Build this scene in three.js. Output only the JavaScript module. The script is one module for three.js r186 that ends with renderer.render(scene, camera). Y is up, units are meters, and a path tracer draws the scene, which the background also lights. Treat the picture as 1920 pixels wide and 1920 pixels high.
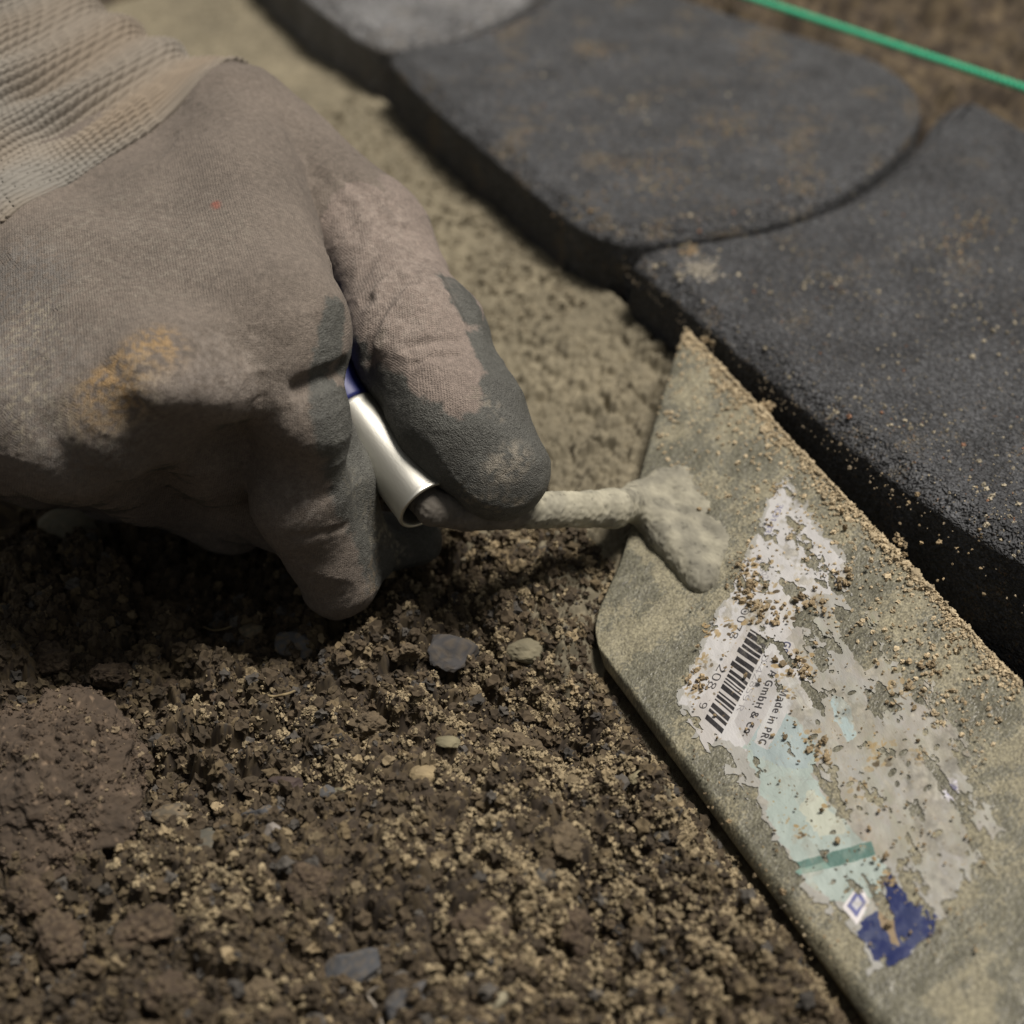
import * as THREE from 'three';
import { mergeGeometries } from 'three/addons/utils/BufferGeometryUtils.js';
import { ImprovedNoise } from 'three/addons/math/ImprovedNoise.js';

// ------------------------------------------------------------------ camera, sky, sun, exposure
const FOV = 30, PITCH = 36 * Math.PI / 180, EYE = new THREE.Vector3(0, 0.39, 0);
const scene = new THREE.Scene();
const camera = new THREE.PerspectiveCamera(FOV, 1, 0.02, 200);
camera.position.copy(EYE);
camera.rotation.set(-PITCH, 0, 0);
camera.focus = 0.572;
camera.userData.fStop = 7.5;
camera.updateMatrixWorld(true);

const SUN = new THREE.Vector3(0.27, 0.89, -0.03).normalize();
function overcastSky() {
  const w = 256, h = 128, d = new Float32Array(w * h * 4);
  for (let j = 0; j < h; j++) {
    const el = ((j + 0.5) / h - 0.5) * Math.PI, s = Math.sin(el);
    const L = s > 0 ? 0.13 * (1 + 2 * s) / 3 : 0.012;
    for (let i = 0; i < w; i++) {
      const k = (j * w + i) * 4;
      if (s > 0) { d[k] = L * 1.0; d[k + 1] = L * 1.0; d[k + 2] = L * 1.0; } else { d[k] = L; d[k + 1] = L * 0.85; d[k + 2] = L * 0.65; }
      d[k + 3] = 1;
    }
  }
  const t = new THREE.DataTexture(d, w, h, THREE.RGBAFormat, THREE.FloatType);
  t.mapping = THREE.EquirectangularReflectionMapping; t.magFilter = THREE.LinearFilter; t.needsUpdate = true;
  return t;
}
const sky = overcastSky();
scene.background = sky; scene.environment = sky;
const sun = new THREE.DirectionalLight(0xfff7ee, 2.6);
sun.position.copy(SUN).multiplyScalar(3).add(new THREE.Vector3(0, 0, -0.55));
sun.target.position.set(0, 0, -0.55);
sun.castShadow = true; sun.shadow.radius = 32; sun.shadow.mapSize.set(2048, 2048);
Object.assign(sun.shadow.camera, { left: -0.8, right: 0.8, top: 0.8, bottom: -0.8, near: 0.5, far: 6 });
scene.add(sun, sun.target);
const renderer = new THREE.WebGLRenderer({ antialias: true });
renderer.setSize(1024, 1024);
renderer.toneMapping = THREE.LinearToneMapping;
renderer.toneMappingExposure = 2.0;
renderer.shadowMap.enabled = true;

// ------------------------------------------------------------------ helpers
const V = (x, y, z) => new THREE.Vector3(x, y, z);
const clamp = (x, a = 0, b = 1) => Math.min(b, Math.max(a, x));
const sstep = (a, b, x) => { const t = clamp((x - a) / (b - a)); return t * t * (3 - 2 * t); };
const lerp = (a, b, t) => a + (b - a) * t;
function rng(seed) { let a = seed >>> 0; return () => { a = (a + 0x6D2B79F5) | 0; let t = Math.imul(a ^ (a >>> 15), 1 | a); t = (t + Math.imul(t ^ (t >>> 7), 61 | t)) ^ t; return ((t ^ (t >>> 14)) >>> 0) / 4294967296; }; }
function hash2(i, j, k = 0) { let h = Math.imul(i, 374761393) + Math.imul(j, 668265263) + Math.imul(k, 1274126177) | 0; h = Math.imul(h ^ (h >>> 13), 1274126177); h = Math.imul(h ^ (h >>> 15), 2246822519); return ((h ^ (h >>> 16)) >>> 0) / 4294967296; }
function vnoise(x, y, k = 0) {
  const i = Math.floor(x), j = Math.floor(y); let u = x - i, v = y - j; u = u * u * (3 - 2 * u); v = v * v * (3 - 2 * v);
  return lerp(lerp(hash2(i, j, k), hash2(i + 1, j, k), u), lerp(hash2(i, j + 1, k), hash2(i + 1, j + 1, k), u), v) * 2 - 1;
}
function fbm(x, y, oct = 4, k = 0) { let s = 0, a = 0.5; for (let o = 0; o < oct; o++) { s += a * vnoise(x, y, k + o); x = x * 2.03 + 7.1; y = y * 2.03 - 3.7; a *= 0.5; } return s; }
const N3 = new ImprovedNoise(), n3 = (x, y, z) => N3.noise(x, y, z);
// rounded grains on a plane: height (in units of the cell) and an id
const gOut = { h: 0, id: 0 };
function grains(x, y, cell, k, fill = 1) {
  const X = x / cell, Y = y / cell, i = Math.floor(X), j = Math.floor(Y); let best = 0, id = 0;
  for (let a = -1; a <= 1; a++) for (let b = -1; b <= 1; b++) {
    const p = hash2(i + a, j + b, k); if (p > fill) continue;
    const cx = i + a + 0.5 + 0.8 * (hash2(i + a, j + b, k + 1) - 0.5), cy = j + b + 0.5 + 0.8 * (hash2(i + a, j + b, k + 2) - 0.5);
    const r = 0.32 + 0.36 * hash2(i + a, j + b, k + 3), q = r * r - (X - cx) ** 2 - (Y - cy) ** 2;
    if (q > 0) { const h = 0.45 * Math.sqrt(q) + 0.55 * q / r; if (h > best) { best = h; id = hash2(i + a, j + b, k + 4); } }
  }
  gOut.h = best; gOut.id = id; return gOut;
}
// broken clods: each cell has its own level, gaps between them are deep
const wOut = { h: 0, id: 0, gap: 0 };
function clods(x, y, cell, k) {
  const X = x / cell + 0.35 * fbm(x / cell * 1.7, y / cell * 1.7, 2, k + 40), Y = y / cell + 0.35 * fbm(x / cell * 1.7 + 9, y / cell * 1.7, 2, k + 43), i = Math.floor(X), j = Math.floor(Y); let f1 = 9, f2 = 9, id = 0;
  for (let a = -1; a <= 1; a++) for (let b = -1; b <= 1; b++) { const cx = i + a + hash2(i + a, j + b, k + 1), cy = j + b + hash2(i + a, j + b, k + 2), d = (X - cx) ** 2 + (Y - cy) ** 2; if (d < f1) { f2 = f1; f1 = d; id = hash2(i + a, j + b, k + 3); } else if (d < f2) f2 = d; }
  wOut.gap = Math.sqrt(f2) - Math.sqrt(f1); wOut.id = id; wOut.h = 1 - f1; return wOut;
}
// a pixel of the 1920-pixel photograph is a direction; its distance comes from what it touches
const FPX = 960 / Math.tan(FOV * Math.PI / 360);
function dirOf(px, py) { return V((px - 960) / FPX, (960 - py) / FPX, -1).applyEuler(camera.rotation).normalize(); }
function at(px, py, y) { const d = dirOf(px, py); return EYE.clone().addScaledVector(d, (y - EYE.y) / d.y); }
function onPlane(px, py, p, n) { const d = dirOf(px, py); return EYE.clone().addScaledVector(d, p.clone().sub(EYE).dot(n) / d.dot(n)); }

const taken = {};
function numbered(name) { const k = taken[name] = (taken[name] ?? -1) + 1; return k ? `${name}_${String(k).padStart(3, '0')}` : name; }
function setup(o) { o.castShadow = true; o.receiveShadow = true; return o; }
function mesh(name, geo, mat, parent) { const m = setup(new THREE.Mesh(geo, mat)); m.name = parent ? name : numbered(name); (parent ?? scene).add(m); return m; }
function tag(o, label, category, group, kind) { Object.assign(o.userData, { label, category }); if (group) o.userData.group = group; if (kind) o.userData.kind = kind; return o; }
function geom(pos, idx, extra = {}) {
  const g = new THREE.BufferGeometry(); g.setAttribute('position', new THREE.BufferAttribute(pos instanceof Float32Array ? pos : new Float32Array(pos), 3));
  if (idx) g.setIndex(new THREE.BufferAttribute(idx instanceof Uint32Array ? idx : new Uint32Array(idx), 1));
  if (extra.uv) g.setAttribute('uv', new THREE.BufferAttribute(new Float32Array(extra.uv), 2));
  if (extra.color) g.setAttribute('color', new THREE.BufferAttribute(extra.color instanceof Float32Array ? extra.color : new Float32Array(extra.color), 3));
  if (extra.normal) g.setAttribute('normal', new THREE.BufferAttribute(extra.normal, 3)); else g.computeVertexNormals();
  return g;
}
function gridGeo(nu, nv, fn, wantUV) { // fn(i, j, out) -> out.p, out.c, out.uv
  const pos = new Float32Array(nu * nv * 3), col = new Float32Array(nu * nv * 3), uv = wantUV ? new Float32Array(nu * nv * 2) : null, o = { p: [0, 0, 0], c: [1, 1, 1], uv: [0, 0] };
  for (let j = 0; j < nv; j++) for (let i = 0; i < nu; i++) { const k = j * nu + i; fn(i, j, o); pos.set(o.p, k * 3); col.set(o.c, k * 3); if (uv) uv.set(o.uv, k * 2); }
  const idx = new Uint32Array((nu - 1) * (nv - 1) * 6); let q = 0;
  for (let j = 0; j < nv - 1; j++) for (let i = 0; i < nu - 1; i++) { const a = j * nu + i, b = a + 1, c = a + nu, d = c + 1; idx[q++] = a; idx[q++] = b; idx[q++] = d; idx[q++] = a; idx[q++] = d; idx[q++] = c; }
  return geom(pos, idx, { color: col, uv });
}
function dataTex(n, fn, srgb = false) { // fn(u, v) -> [r, g, b] 0..1
  const d = new Uint8Array(n * n * 4);
  for (let j = 0; j < n; j++) for (let i = 0; i < n; i++) { const c = fn(i / n, j / n), k = (j * n + i) * 4; d[k] = clamp(c[0]) * 255; d[k + 1] = clamp(c[1]) * 255; d[k + 2] = clamp(c[2]) * 255; d[k + 3] = 255; }
  const t = new THREE.DataTexture(d, n, n, THREE.RGBAFormat); t.wrapS = t.wrapT = THREE.RepeatWrapping; t.magFilter = THREE.LinearFilter; t.minFilter = THREE.LinearMipmapLinearFilter; t.generateMipmaps = true;
  if (srgb) t.colorSpace = THREE.SRGBColorSpace; t.needsUpdate = true; return t;
}
// tileable value noise on a torus of period p
function tnoise(u, v, p, k) {
  const x = u * p, y = v * p, i = Math.floor(x), j = Math.floor(y); let a = x - i, b = y - j; a = a * a * (3 - 2 * a); b = b * b * (3 - 2 * b);
  const I = i % p, J = j % p, I1 = (i + 1) % p, J1 = (j + 1) % p;
  return lerp(lerp(hash2(I, J, k), hash2(I1, J, k), a), lerp(hash2(I, J1, k), hash2(I1, J1, k), a), b);
}

// naive surface nets on a signed distance field
function surfaceNets(sdf, lo, hi, cell) {
  const nx = Math.ceil((hi.x - lo.x) / cell) + 1, ny = Math.ceil((hi.y - lo.y) / cell) + 1, nz = Math.ceil((hi.z - lo.z) / cell) + 1;
  const f = new Float32Array(nx * ny * nz).fill(1), B = 4, reach = cell * B * 0.9 + 2 * cell;
  for (let k = 0; k < nz; k += B) for (let j = 0; j < ny; j += B) for (let i = 0; i < nx; i += B) {
    const c = sdf(lo.x + (i + B / 2) * cell, lo.y + (j + B / 2) * cell, lo.z + (k + B / 2) * cell), far = Math.abs(c) > reach * 1.25;
    for (let z = k; z < Math.min(nz, k + B); z++) for (let y = j; y < Math.min(ny, j + B); y++) for (let x = i; x < Math.min(nx, i + B); x++)
      f[x + nx * (y + ny * z)] = far ? c : sdf(lo.x + x * cell, lo.y + y * cell, lo.z + z * cell);
  }
  const vid = new Int32Array(nx * ny * nz).fill(-1), pos = [], idx = [];
  const off = [0, 1, nx, nx + 1, nx * ny, nx * ny + 1, nx * ny + nx, nx * ny + nx + 1];
  const edges = [[0, 1], [2, 3], [4, 5], [6, 7], [0, 2], [1, 3], [4, 6], [5, 7], [0, 4], [1, 5], [2, 6], [3, 7]];
  for (let z = 0; z < nz - 1; z++) for (let y = 0; y < ny - 1; y++) for (let x = 0; x < nx - 1; x++) {
    const b = x + nx * (y + ny * z); let m = 0; for (let c = 0; c < 8; c++) if (f[b + off[c]] < 0) m |= 1 << c;
    if (m === 0 || m === 255) continue;
    let sx = 0, sy = 0, sz = 0, n = 0;
    for (const [p, q] of edges) { const A = f[b + off[p]], C = f[b + off[q]]; if ((A < 0) === (C < 0)) continue; const t = A / (A - C); sx += lerp(p & 1, q & 1, t); sy += lerp((p >> 1) & 1, (q >> 1) & 1, t); sz += lerp(p >> 2, q >> 2, t); n++; }
    vid[b] = pos.length / 3; pos.push(lo.x + (x + sx / n) * cell, lo.y + (y + sy / n) * cell, lo.z + (z + sz / n) * cell);
  }
  const quad = (a, b, c, d, flip) => { if (a < 0 || b < 0 || c < 0 || d < 0) return; flip ? idx.push(a, c, b, a, d, c) : idx.push(a, b, c, a, c, d); };
  for (let z = 1; z < nz - 1; z++) for (let y = 1; y < ny - 1; y++) for (let x = 1; x < nx - 1; x++) {
    const b = x + nx * (y + ny * z), s = f[b] < 0;
    if (s !== f[b + 1] < 0) quad(vid[b], vid[b - nx], vid[b - nx - nx * ny], vid[b - nx * ny], !s);
    if (s !== f[b + nx] < 0) quad(vid[b], vid[b - nx * ny], vid[b - 1 - nx * ny], vid[b - 1], !s);
    if (s !== f[b + nx * ny] < 0) quad(vid[b], vid[b - 1], vid[b - 1 - nx], vid[b - nx], !s);
  }
  const P = new Float32Array(pos), Nn = new Float32Array(pos.length), e = cell * 0.5;
  for (let i = 0; i < P.length; i += 3) {
    for (let it = 0; it < 2; it++) {
      const x = P[i], y = P[i + 1], z = P[i + 2], d = sdf(x, y, z), gx = sdf(x + e, y, z) - d, gy = sdf(x, y + e, z) - d, gz = sdf(x, y, z + e) - d, L = Math.hypot(gx, gy, gz) || 1;
      Nn[i] = gx / L; Nn[i + 1] = gy / L; Nn[i + 2] = gz / L;
      const m = clamp(d, -cell, cell) * 0.8; P[i] -= Nn[i] * m; P[i + 1] -= Nn[i + 1] * m; P[i + 2] -= Nn[i + 2] * m;
    }
  }
  return { P, N: Nn, idx };
}
const smin = (a, b, k) => { const h = Math.max(k - Math.abs(a - b), 0) / k; return Math.min(a, b) - h * h * k * 0.25; };
function cone(a, b, ra, rb) { // rounded cone between two points
  const dx = b.x - a.x, dy = b.y - a.y, dz = b.z - a.z, L = dx * dx + dy * dy + dz * dz;
  const f = (x, y, z) => { const px = x - a.x, py = y - a.y, pz = z - a.z, t = clamp((px * dx + py * dy + pz * dz) / L), qx = px - dx * t, qy = py - dy * t, qz = pz - dz * t; return Math.sqrt(qx * qx + qy * qy + qz * qz) - (ra + (rb - ra) * t); };
  f.c = a.clone().lerp(b, 0.5); f.R = Math.sqrt(L) / 2 + Math.max(ra, rb); return f;
}
function slab(a, b, c, ra, rb, rc) { // rounded triangle whose thickness varies between its corners
  const tri = new THREE.Triangle(a, b, c), q = V(), p = V(), bc = V();
  const f = (x, y, z) => { p.set(x, y, z); tri.closestPointToPoint(p, q); tri.getBarycoord(q, bc); return p.distanceTo(q) - (ra * bc.x + rb * bc.y + rc * bc.z); };
  f.c = a.clone().add(b).add(c).divideScalar(3); f.R = Math.max(f.c.distanceTo(a), f.c.distanceTo(b), f.c.distanceTo(c)) + Math.max(ra, rb, rc); return f;
}
function segDist(x, y, z, pts) { let m = 1e9; for (let i = 0; i < pts.length - 1; i++) { const a = pts[i], b = pts[i + 1], dx = b.x - a.x, dy = b.y - a.y, dz = b.z - a.z, t = clamp(((x - a.x) * dx + (y - a.y) * dy + (z - a.z) * dz) / (dx * dx + dy * dy + dz * dz)); m = Math.min(m, (x - a.x - dx * t) ** 2 + (y - a.y - dy * t) ** 2 + (z - a.z - dz * t) ** 2); } return Math.sqrt(m); }
function trace(sdf, px, py) { const d = dirOf(px, py), p = EYE.clone().addScaledVector(d, 0.3); for (let i = 0; i < 200; i++) { const s = sdf(p.x, p.y, p.z); if (s < 1e-5) break; p.addScaledVector(d, s * 0.8); } return p; }

// ------------------------------------------------------------------ layout shared by ground, pavers and trowel
const TOP = 0.045;                                   // top of the pavers
const rowA = at(712, 97, TOP), rowB = at(1920, 1110, TOP);
const U = V(rowB.x - rowA.x, 0, rowB.z - rowA.z).normalize(), W = V(-U.z, 0, U.x); // along the row, and away from it (towards the soil side)
const sOf = (x, z) => (x - rowA.x) * U.x + (z - rowA.z) * U.z, wOf = (x, z) => (x - rowA.x) * W.x + (z - rowA.z) * W.z;
const B1 = at(1280, 620, 0.038), B2 = at(1130, 1170, 0.006), B3 = at(1920, 1290, 0.030);
const BN = B2.clone().sub(B1).cross(B3.clone().sub(B1)).normalize(); if (BN.y < 0) BN.negate();
const bladeY = (x, z) => B1.y - (BN.x * (x - B1.x) + BN.z * (z - B1.z)) / BN.y;
const behind = (x, z) => { const dx = B2.x - B1.x, dz = B2.z - B1.z, L = Math.hypot(dx, dz); return ((x - B1.x) * dz - (z - B1.z) * dx) / L; }; // metres in front of the blade's back edge, in plan
const eL0 = onPlane(1128, 1235, B1, BN), eL1 = onPlane(1640, 1920, B1, BN);
const inside = (x, z) => { const dx = eL1.x - eL0.x, dz = eL1.z - eL0.z, L = Math.hypot(dx, dz); return ((x - eL0.x) * dz - (z - eL0.z) * dx) / L; }; // metres in from the blade's low edge
const underBlade = (x, z) => sstep(-0.014, -0.001, inside(x, z)) * sstep(-0.012, 0.003, behind(x, z));
const onBlade = (px, py) => onPlane(px, py, B1, BN);

// ------------------------------------------------------------------ ground: dug soil
const bump = [ // [px, py, radius m, height m] features of the dug soil
  [860, 1560, 0.045, 0.006], [760, 1680, 0.03, 0.003], [960, 1500, 0.03, 0.004], [1000, 1640, 0.02, 0.003],
  [330, 1080, 0.045, -0.012], [500, 1120, 0.03, -0.006], [850, 1075, 0.018, -0.008], [290, 1470, 0.017, -0.010],
  [130, 1120, 0.04, 0.010], [40, 1180, 0.03, 0.006], [400, 1800, 0.05, 0.004], [1300, 1800, 0.03, 0.005], [1130, 1500, 0.015, -0.004], [700, 1290, 0.02, -0.004], [640, 1800, 0.014, -0.005],
].map(([px, py, r, h]) => { const p = at(px, py, 0); return [p.x, p.z, r, h]; });
function soilBase(x, z) {
  const w = wOf(x, z);
  let y = 0.008 * fbm(x / 0.06, z / 0.06, 3, 11) + 0.006 * fbm(x / 0.018, z / 0.018, 3, 17);
  for (const [bx, bz, r, h] of bump) { const q = ((x - bx) ** 2 + (z - bz) ** 2) / (r * r); if (q < 6) y += h * Math.exp(-q * 1.2); }
  y = lerp(y, 0.024 + 1.3 * y, sstep(-0.10, -0.19, w));   // higher ground behind the pavers
  const under = sstep(-0.17, -0.15, w) * (1 - sstep(0.01, 0.09, w));
  y = lerp(y, -0.028, under);
  return y;
}
function compact(x, z) { // how far the soil is pressed smooth, 0..1
  let c = 0; for (const i of [0, 1, 2, 3]) { const b = bump[i]; c = Math.max(c, Math.exp(-((x - b[0]) ** 2 + (z - b[1]) ** 2) / (b[2] * b[2]) * 1.1)); }
  return clamp(c * 1.25 + 0.5 * fbm(x / 0.02, z / 0.02, 2, 5));
}
const soilC = [[0.056, 0.040, 0.023], [0.031, 0.022, 0.014], [0.092, 0.068, 0.037], [0.048, 0.043, 0.036], [0.120, 0.090, 0.050]];
function soilAt(x, z, fine, o) {
  let y = soilBase(x, z), c = 0;
  const smooth = compact(x, z), k = 1 - 0.7 * smooth;
  let id = hash2(Math.floor(x / 0.0012), Math.floor(z / 0.0012), 3) * 0.5, cav = 0;
  if (fine) {
    let c1 = clods(x, z, 0.021, 601); const deep = (0.3 + 0.7 * k); y += deep * ((0.0075 * (c1.id - 0.35) + 0.003 * c1.h) * sstep(0, 0.34, c1.gap) - 0.0042 * Math.exp(-c1.gap / 0.18)); id = 0.5 * id + 0.5 * c1.id;
    c1 = clods(x, z, 0.0075, 631); y += deep * ((0.0044 * (c1.id - 0.3) + 0.0016 * c1.h) * sstep(0, 0.4, c1.gap) - 0.0018 * Math.exp(-c1.gap / 0.24)); id = lerp(id, c1.id, 0.5);
    const loose = sstep(-0.12, 0.22, fbm(x / 0.022, z / 0.022, 3, 301)) * k; let g = grains(x, z, 0.0055, 31, 0.5); y += 0.0036 * g.h * loose; if (g.h > 0.1) id = lerp(id, g.id, 0.7 * loose);
    g = grains(x + 0.0013, z, 0.0031, 51, 0.75); y += 0.0028 * g.h * (0.15 + 0.85 * loose); if (g.h > 0.2) id = lerp(id, g.id, 0.6);
    g = grains(x, z + 0.0007, 0.0017, 71, 0.95); y += 0.0013 * g.h; id = lerp(id, g.id, 0.3);
    y += 0.0016 * fbm(x / 0.0030, z / 0.0030, 3, 91);
  }
  const ub = wOf(x, z) > -0.02 ? underBlade(x, z) : 0; if (ub > 0) y = lerp(y, Math.min(y, bladeY(x, z) - 0.0085), ub);
  o.y = y; o.id = id; return o;
}
{
  const line = (a, b, d, coarse) => { const L = []; for (const q of coarse) if (q < a) L.push(q); for (let v = a; v <= b; v += d) L.push(v); for (const q of coarse) if (q > b + 1e-4) L.push(q); return L; };
  const steps = []; for (let k = 60; k >= 1; k--) steps.push(k);
  const cx = [], cz = [];
  for (const s of [-40, -15, -6, -2.5, -1.2, -0.8, -0.6]) { cx.push(s); }
  for (let s = -0.5; s < -0.165; s += 0.006) cx.push(s);
  for (let s = 0.122; s < 0.42; s += 0.0035) cx.push(s);
  for (const s of [0.45, 0.5, 0.6, 0.8, 1.2, 2.5, 6, 15, 40]) cx.push(s);
  for (const s of [-60, -25, -10, -5, -3, -2, -1.6, -1.4]) cz.push(s);
  for (let s = -1.3; s < -0.6; s += 0.003) cz.push(s);
  for (let s = -0.28; s < 0; s += 0.01) cz.push(s);
  for (const s of [0.05, 0.2, 0.5, 1, 3, 10, 40]) cz.push(s);
  const X = line(-0.165, 0.12, 0.00052, cx), Z = line(-0.6, -0.285, 0.00056, cz);
  const o = {}, tmp = new THREE.Color();
  const g = gridGeo(X.length, Z.length, (i, j, out) => {
    const x = X[i], z = Z[Z.length - 1 - j], far = Math.abs(x) > 0.6 || z < -1.4 || z > 0.1;
    soilAt(x, z, !far, o);
    out.p = [x, far ? 0 : o.y, z];
    const t = o.id, c = out.c, w = wOf(x, z);
    const a = soilC[0], b = t < 0.45 ? soilC[1] : t < 0.8 ? soilC[2] : t < 0.95 ? soilC[3] : soilC[4], m = t < 0.95 ? 0.75 : 0.6;
    const n = 0.9 + 0.5 * fbm(x / 0.03, z / 0.03, 3, 41), f = 0.8 + 0.4 * hash2(i, j, 7);
    for (let q = 0; q < 3; q++) c[q] = lerp(a[q], b[q], m) * n * f;
  });
  const soil = mesh('soil', g, new THREE.MeshStandardMaterial({ vertexColors: true, roughness: 0.95 }));
  Object.assign(soil.userData, { kind: 'structure', label: 'dark brown crumbly dug soil on the ground', category: 'soil' });
}

// ------------------------------------------------------------------ mortar bed along the pavers
const mortarC = [0.178, 0.154, 0.102];
function mortarBase(s, w) {
  const edge = 0.105 + 0.03 * fbm(s / 0.05, 2.2, 3, 3) + 0.012 * fbm(s / 0.012, 9, 2, 8);
  let y = 0.016 - 0.10 * w + 0.0035 * fbm(s / 0.04, w / 0.04, 3, 21);
  y -= 0.09 * Math.max(0, w - edge) + 2.2 * Math.max(0, w - edge) ** 1.3;
  return y;
}
const rough = (s, w) => clamp(0.25 + 0.9 * sstep(0.10, 0.30, s) * (0.75 + 0.5 * fbm(s / 0.03, w / 0.03, 2, 61)) + sstep(0.07, 0.11, w));
function mortarY(s, w, fine = true) {
  const x = rowA.x + U.x * s + W.x * w, z = rowA.z + U.z * s + W.z * w;
  let y = mortarBase(s, w), r = rough(s, w);
  if (fine) {
    const pa = sstep(-0.25, 0.2, fbm(s / 0.016, w / 0.016, 3, 341)), pb = sstep(-0.2, 0.25, fbm(s / 0.011 + 5, w / 0.011, 3, 347)), c1 = clods(s, w, 0.010, 351);
    y += r * (0.0042 * (c1.id - 0.3) * sstep(0, 0.4, c1.gap) - 0.0022 * Math.exp(-c1.gap / 0.09)) + r * (0.0042 * pa * grains(s, w, 0.0066, 131, 0.55).h + 0.0034 * pb * grains(s, w, 0.0031, 151, 0.75).h) + (0.12 + 0.88 * r) * 0.0022 * grains(s, w, 0.0019, 171, 0.85).h + 0.0012 * fbm(s / 0.006, w / 0.006, 3, 191);
  }
  const by = bladeY(x, z), near = sstep(0.006, 0.016, behind(x, z)) * sstep(0.17, 0.14, w);
  if (near > 0) y = lerp(y, Math.min(by - 0.003, Math.max(y, by - 0.012)), near * sstep(0.012, 0.03, inside(x, z)));
  const ub = underBlade(x, z); if (ub > 0) y = lerp(y, Math.min(y, by - 0.0085 + 0.005 * sstep(0.01, 0.025, inside(x, z))), ub);
  y -= 0.022 * sstep(0.045, 0.022, w) * sstep(-0.004, 0.012, behind(x, z));
  return y;
}
{
  const nS = 1250, nW = 290, S0 = -0.20, S1 = 0.52, W0 = -0.006, W1 = 0.175;
  const g = gridGeo(nS, nW, (i, j, out) => {
    const s = lerp(S0, S1, i / (nS - 1)), w = lerp(W0, W1, j / (nW - 1));
    out.p = [rowA.x + U.x * s + W.x * w, mortarY(s, w), rowA.z + U.z * s + W.z * w];
    const id = grains(s, w, 0.0035, 151, 0.7).id, n = (0.86 + 0.35 * fbm(s / 0.035, w / 0.035, 3, 211)) * (0.8 + 0.25 * id + 0.25 * hash2(i, j, 5));
    out.c = [mortarC[0] * n, mortarC[1] * n, mortarC[2] * n];
  });
  // sheet faces up whatever the handedness of (s, w)
  const nrm = g.attributes.normal; if (nrm.getY(5000) < 0) { const ix = g.index.array; for (let k = 0; k < ix.length; k += 3) { const t = ix[k]; ix[k] = ix[k + 1]; ix[k + 1] = t; } g.computeVertexNormals(); }
  const m = mesh('mortar_bed', g, new THREE.MeshStandardMaterial({ vertexColors: true, roughness: 0.92 }));
  Object.assign(m.userData, { kind: 'structure', label: 'beige sandy mortar bed sloping down from the paving stones', category: 'mortar' });
}
const topY = (x, z) => { const o = soilAt(x, z, true, {}), s = sOf(x, z), w = wOf(x, z); return w > -0.004 && w < 0.2 && s > -0.3 ? Math.max(o.y, mortarY(s, w)) : o.y; };

// ------------------------------------------------------------------ paving stones
const concreteBump = dataTex(1024, (u, v) => {
  let h = 0.55 + 0.42 * (tnoise(u, v, 110, 1) - 0.5) + 0.4 * (tnoise(u, v, 240, 2) - 0.5) + 0.25 * (tnoise(u, v, 40, 3) - 0.5);
  const pit = tnoise(u, v, 190, 5) * tnoise(v, u, 90, 6); if (pit > 0.38) h -= (pit - 0.38) * 4.0;
  return [h, h, h];
});
function concreteMap(base, seed, dust) {
  return dataTex(1024, (u, v) => {
    const n = 0.52 + 0.62 * tnoise(u, v, 230, seed) + 0.36 * tnoise(u, v, 90, seed + 1) + 0.3 * (tnoise(u, v, 8, seed + 2) - 0.5);
    const p = tnoise(u, v, 170, seed + 3); let c = [base[0] * n, base[1] * n, base[2] * n];
    const cl = tnoise(u, v, 7, seed + 4) * 0.6 + tnoise(u, v, 23, seed + 5) * 0.4, th = 0.93 - dust * 0.35 * sstep(0.5, 0.85, cl);
    const sp = hash2(Math.floor(u * 512), Math.floor(v * 512), seed + 6);
    if (p > th || sp > 0.995) { const k = 0.45 + 0.4 * hash2(Math.floor(u * 300), Math.floor(v * 300), seed + 7), t = hash2(Math.floor(u * 200), Math.floor(v * 200), seed + 8) < 0.3 ? [0.50, 0.36, 0.24] : [0.46, 0.42, 0.33]; c = c.map((x, q) => lerp(x, t[q], k)); }
    const veil = dust * 0.5 * sstep(0.62, 0.9, cl); c = c.map((x, q) => lerp(x, [0.42, 0.37, 0.29][q], veil * tnoise(u, v, 128, seed + 9)));
    return c;
  }, true);
}
function resample(pts, step, round = 3) { // closed polyline smoothed and resampled to even steps
  let P = pts;
  for (let r = 0; r < round; r++) { const Q = []; for (let i = 0; i < P.length; i++) { const a = P[i], b = P[(i + 1) % P.length]; Q.push([lerp(a[0], b[0], 0.25), lerp(a[1], b[1], 0.25)], [lerp(a[0], b[0], 0.75), lerp(a[1], b[1], 0.75)]); } P = Q; }
  const out = []; let carry = 0;
  for (let i = 0; i < P.length; i++) { const a = P[i], b = P[(i + 1) % P.length], L = Math.hypot(b[0] - a[0], b[1] - a[1]); let t = carry; while (t < L) { out.push([lerp(a[0], b[0], t / L), lerp(a[1], b[1], t / L)]); t += step; } carry = t - L; }
  return out;
}
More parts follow.
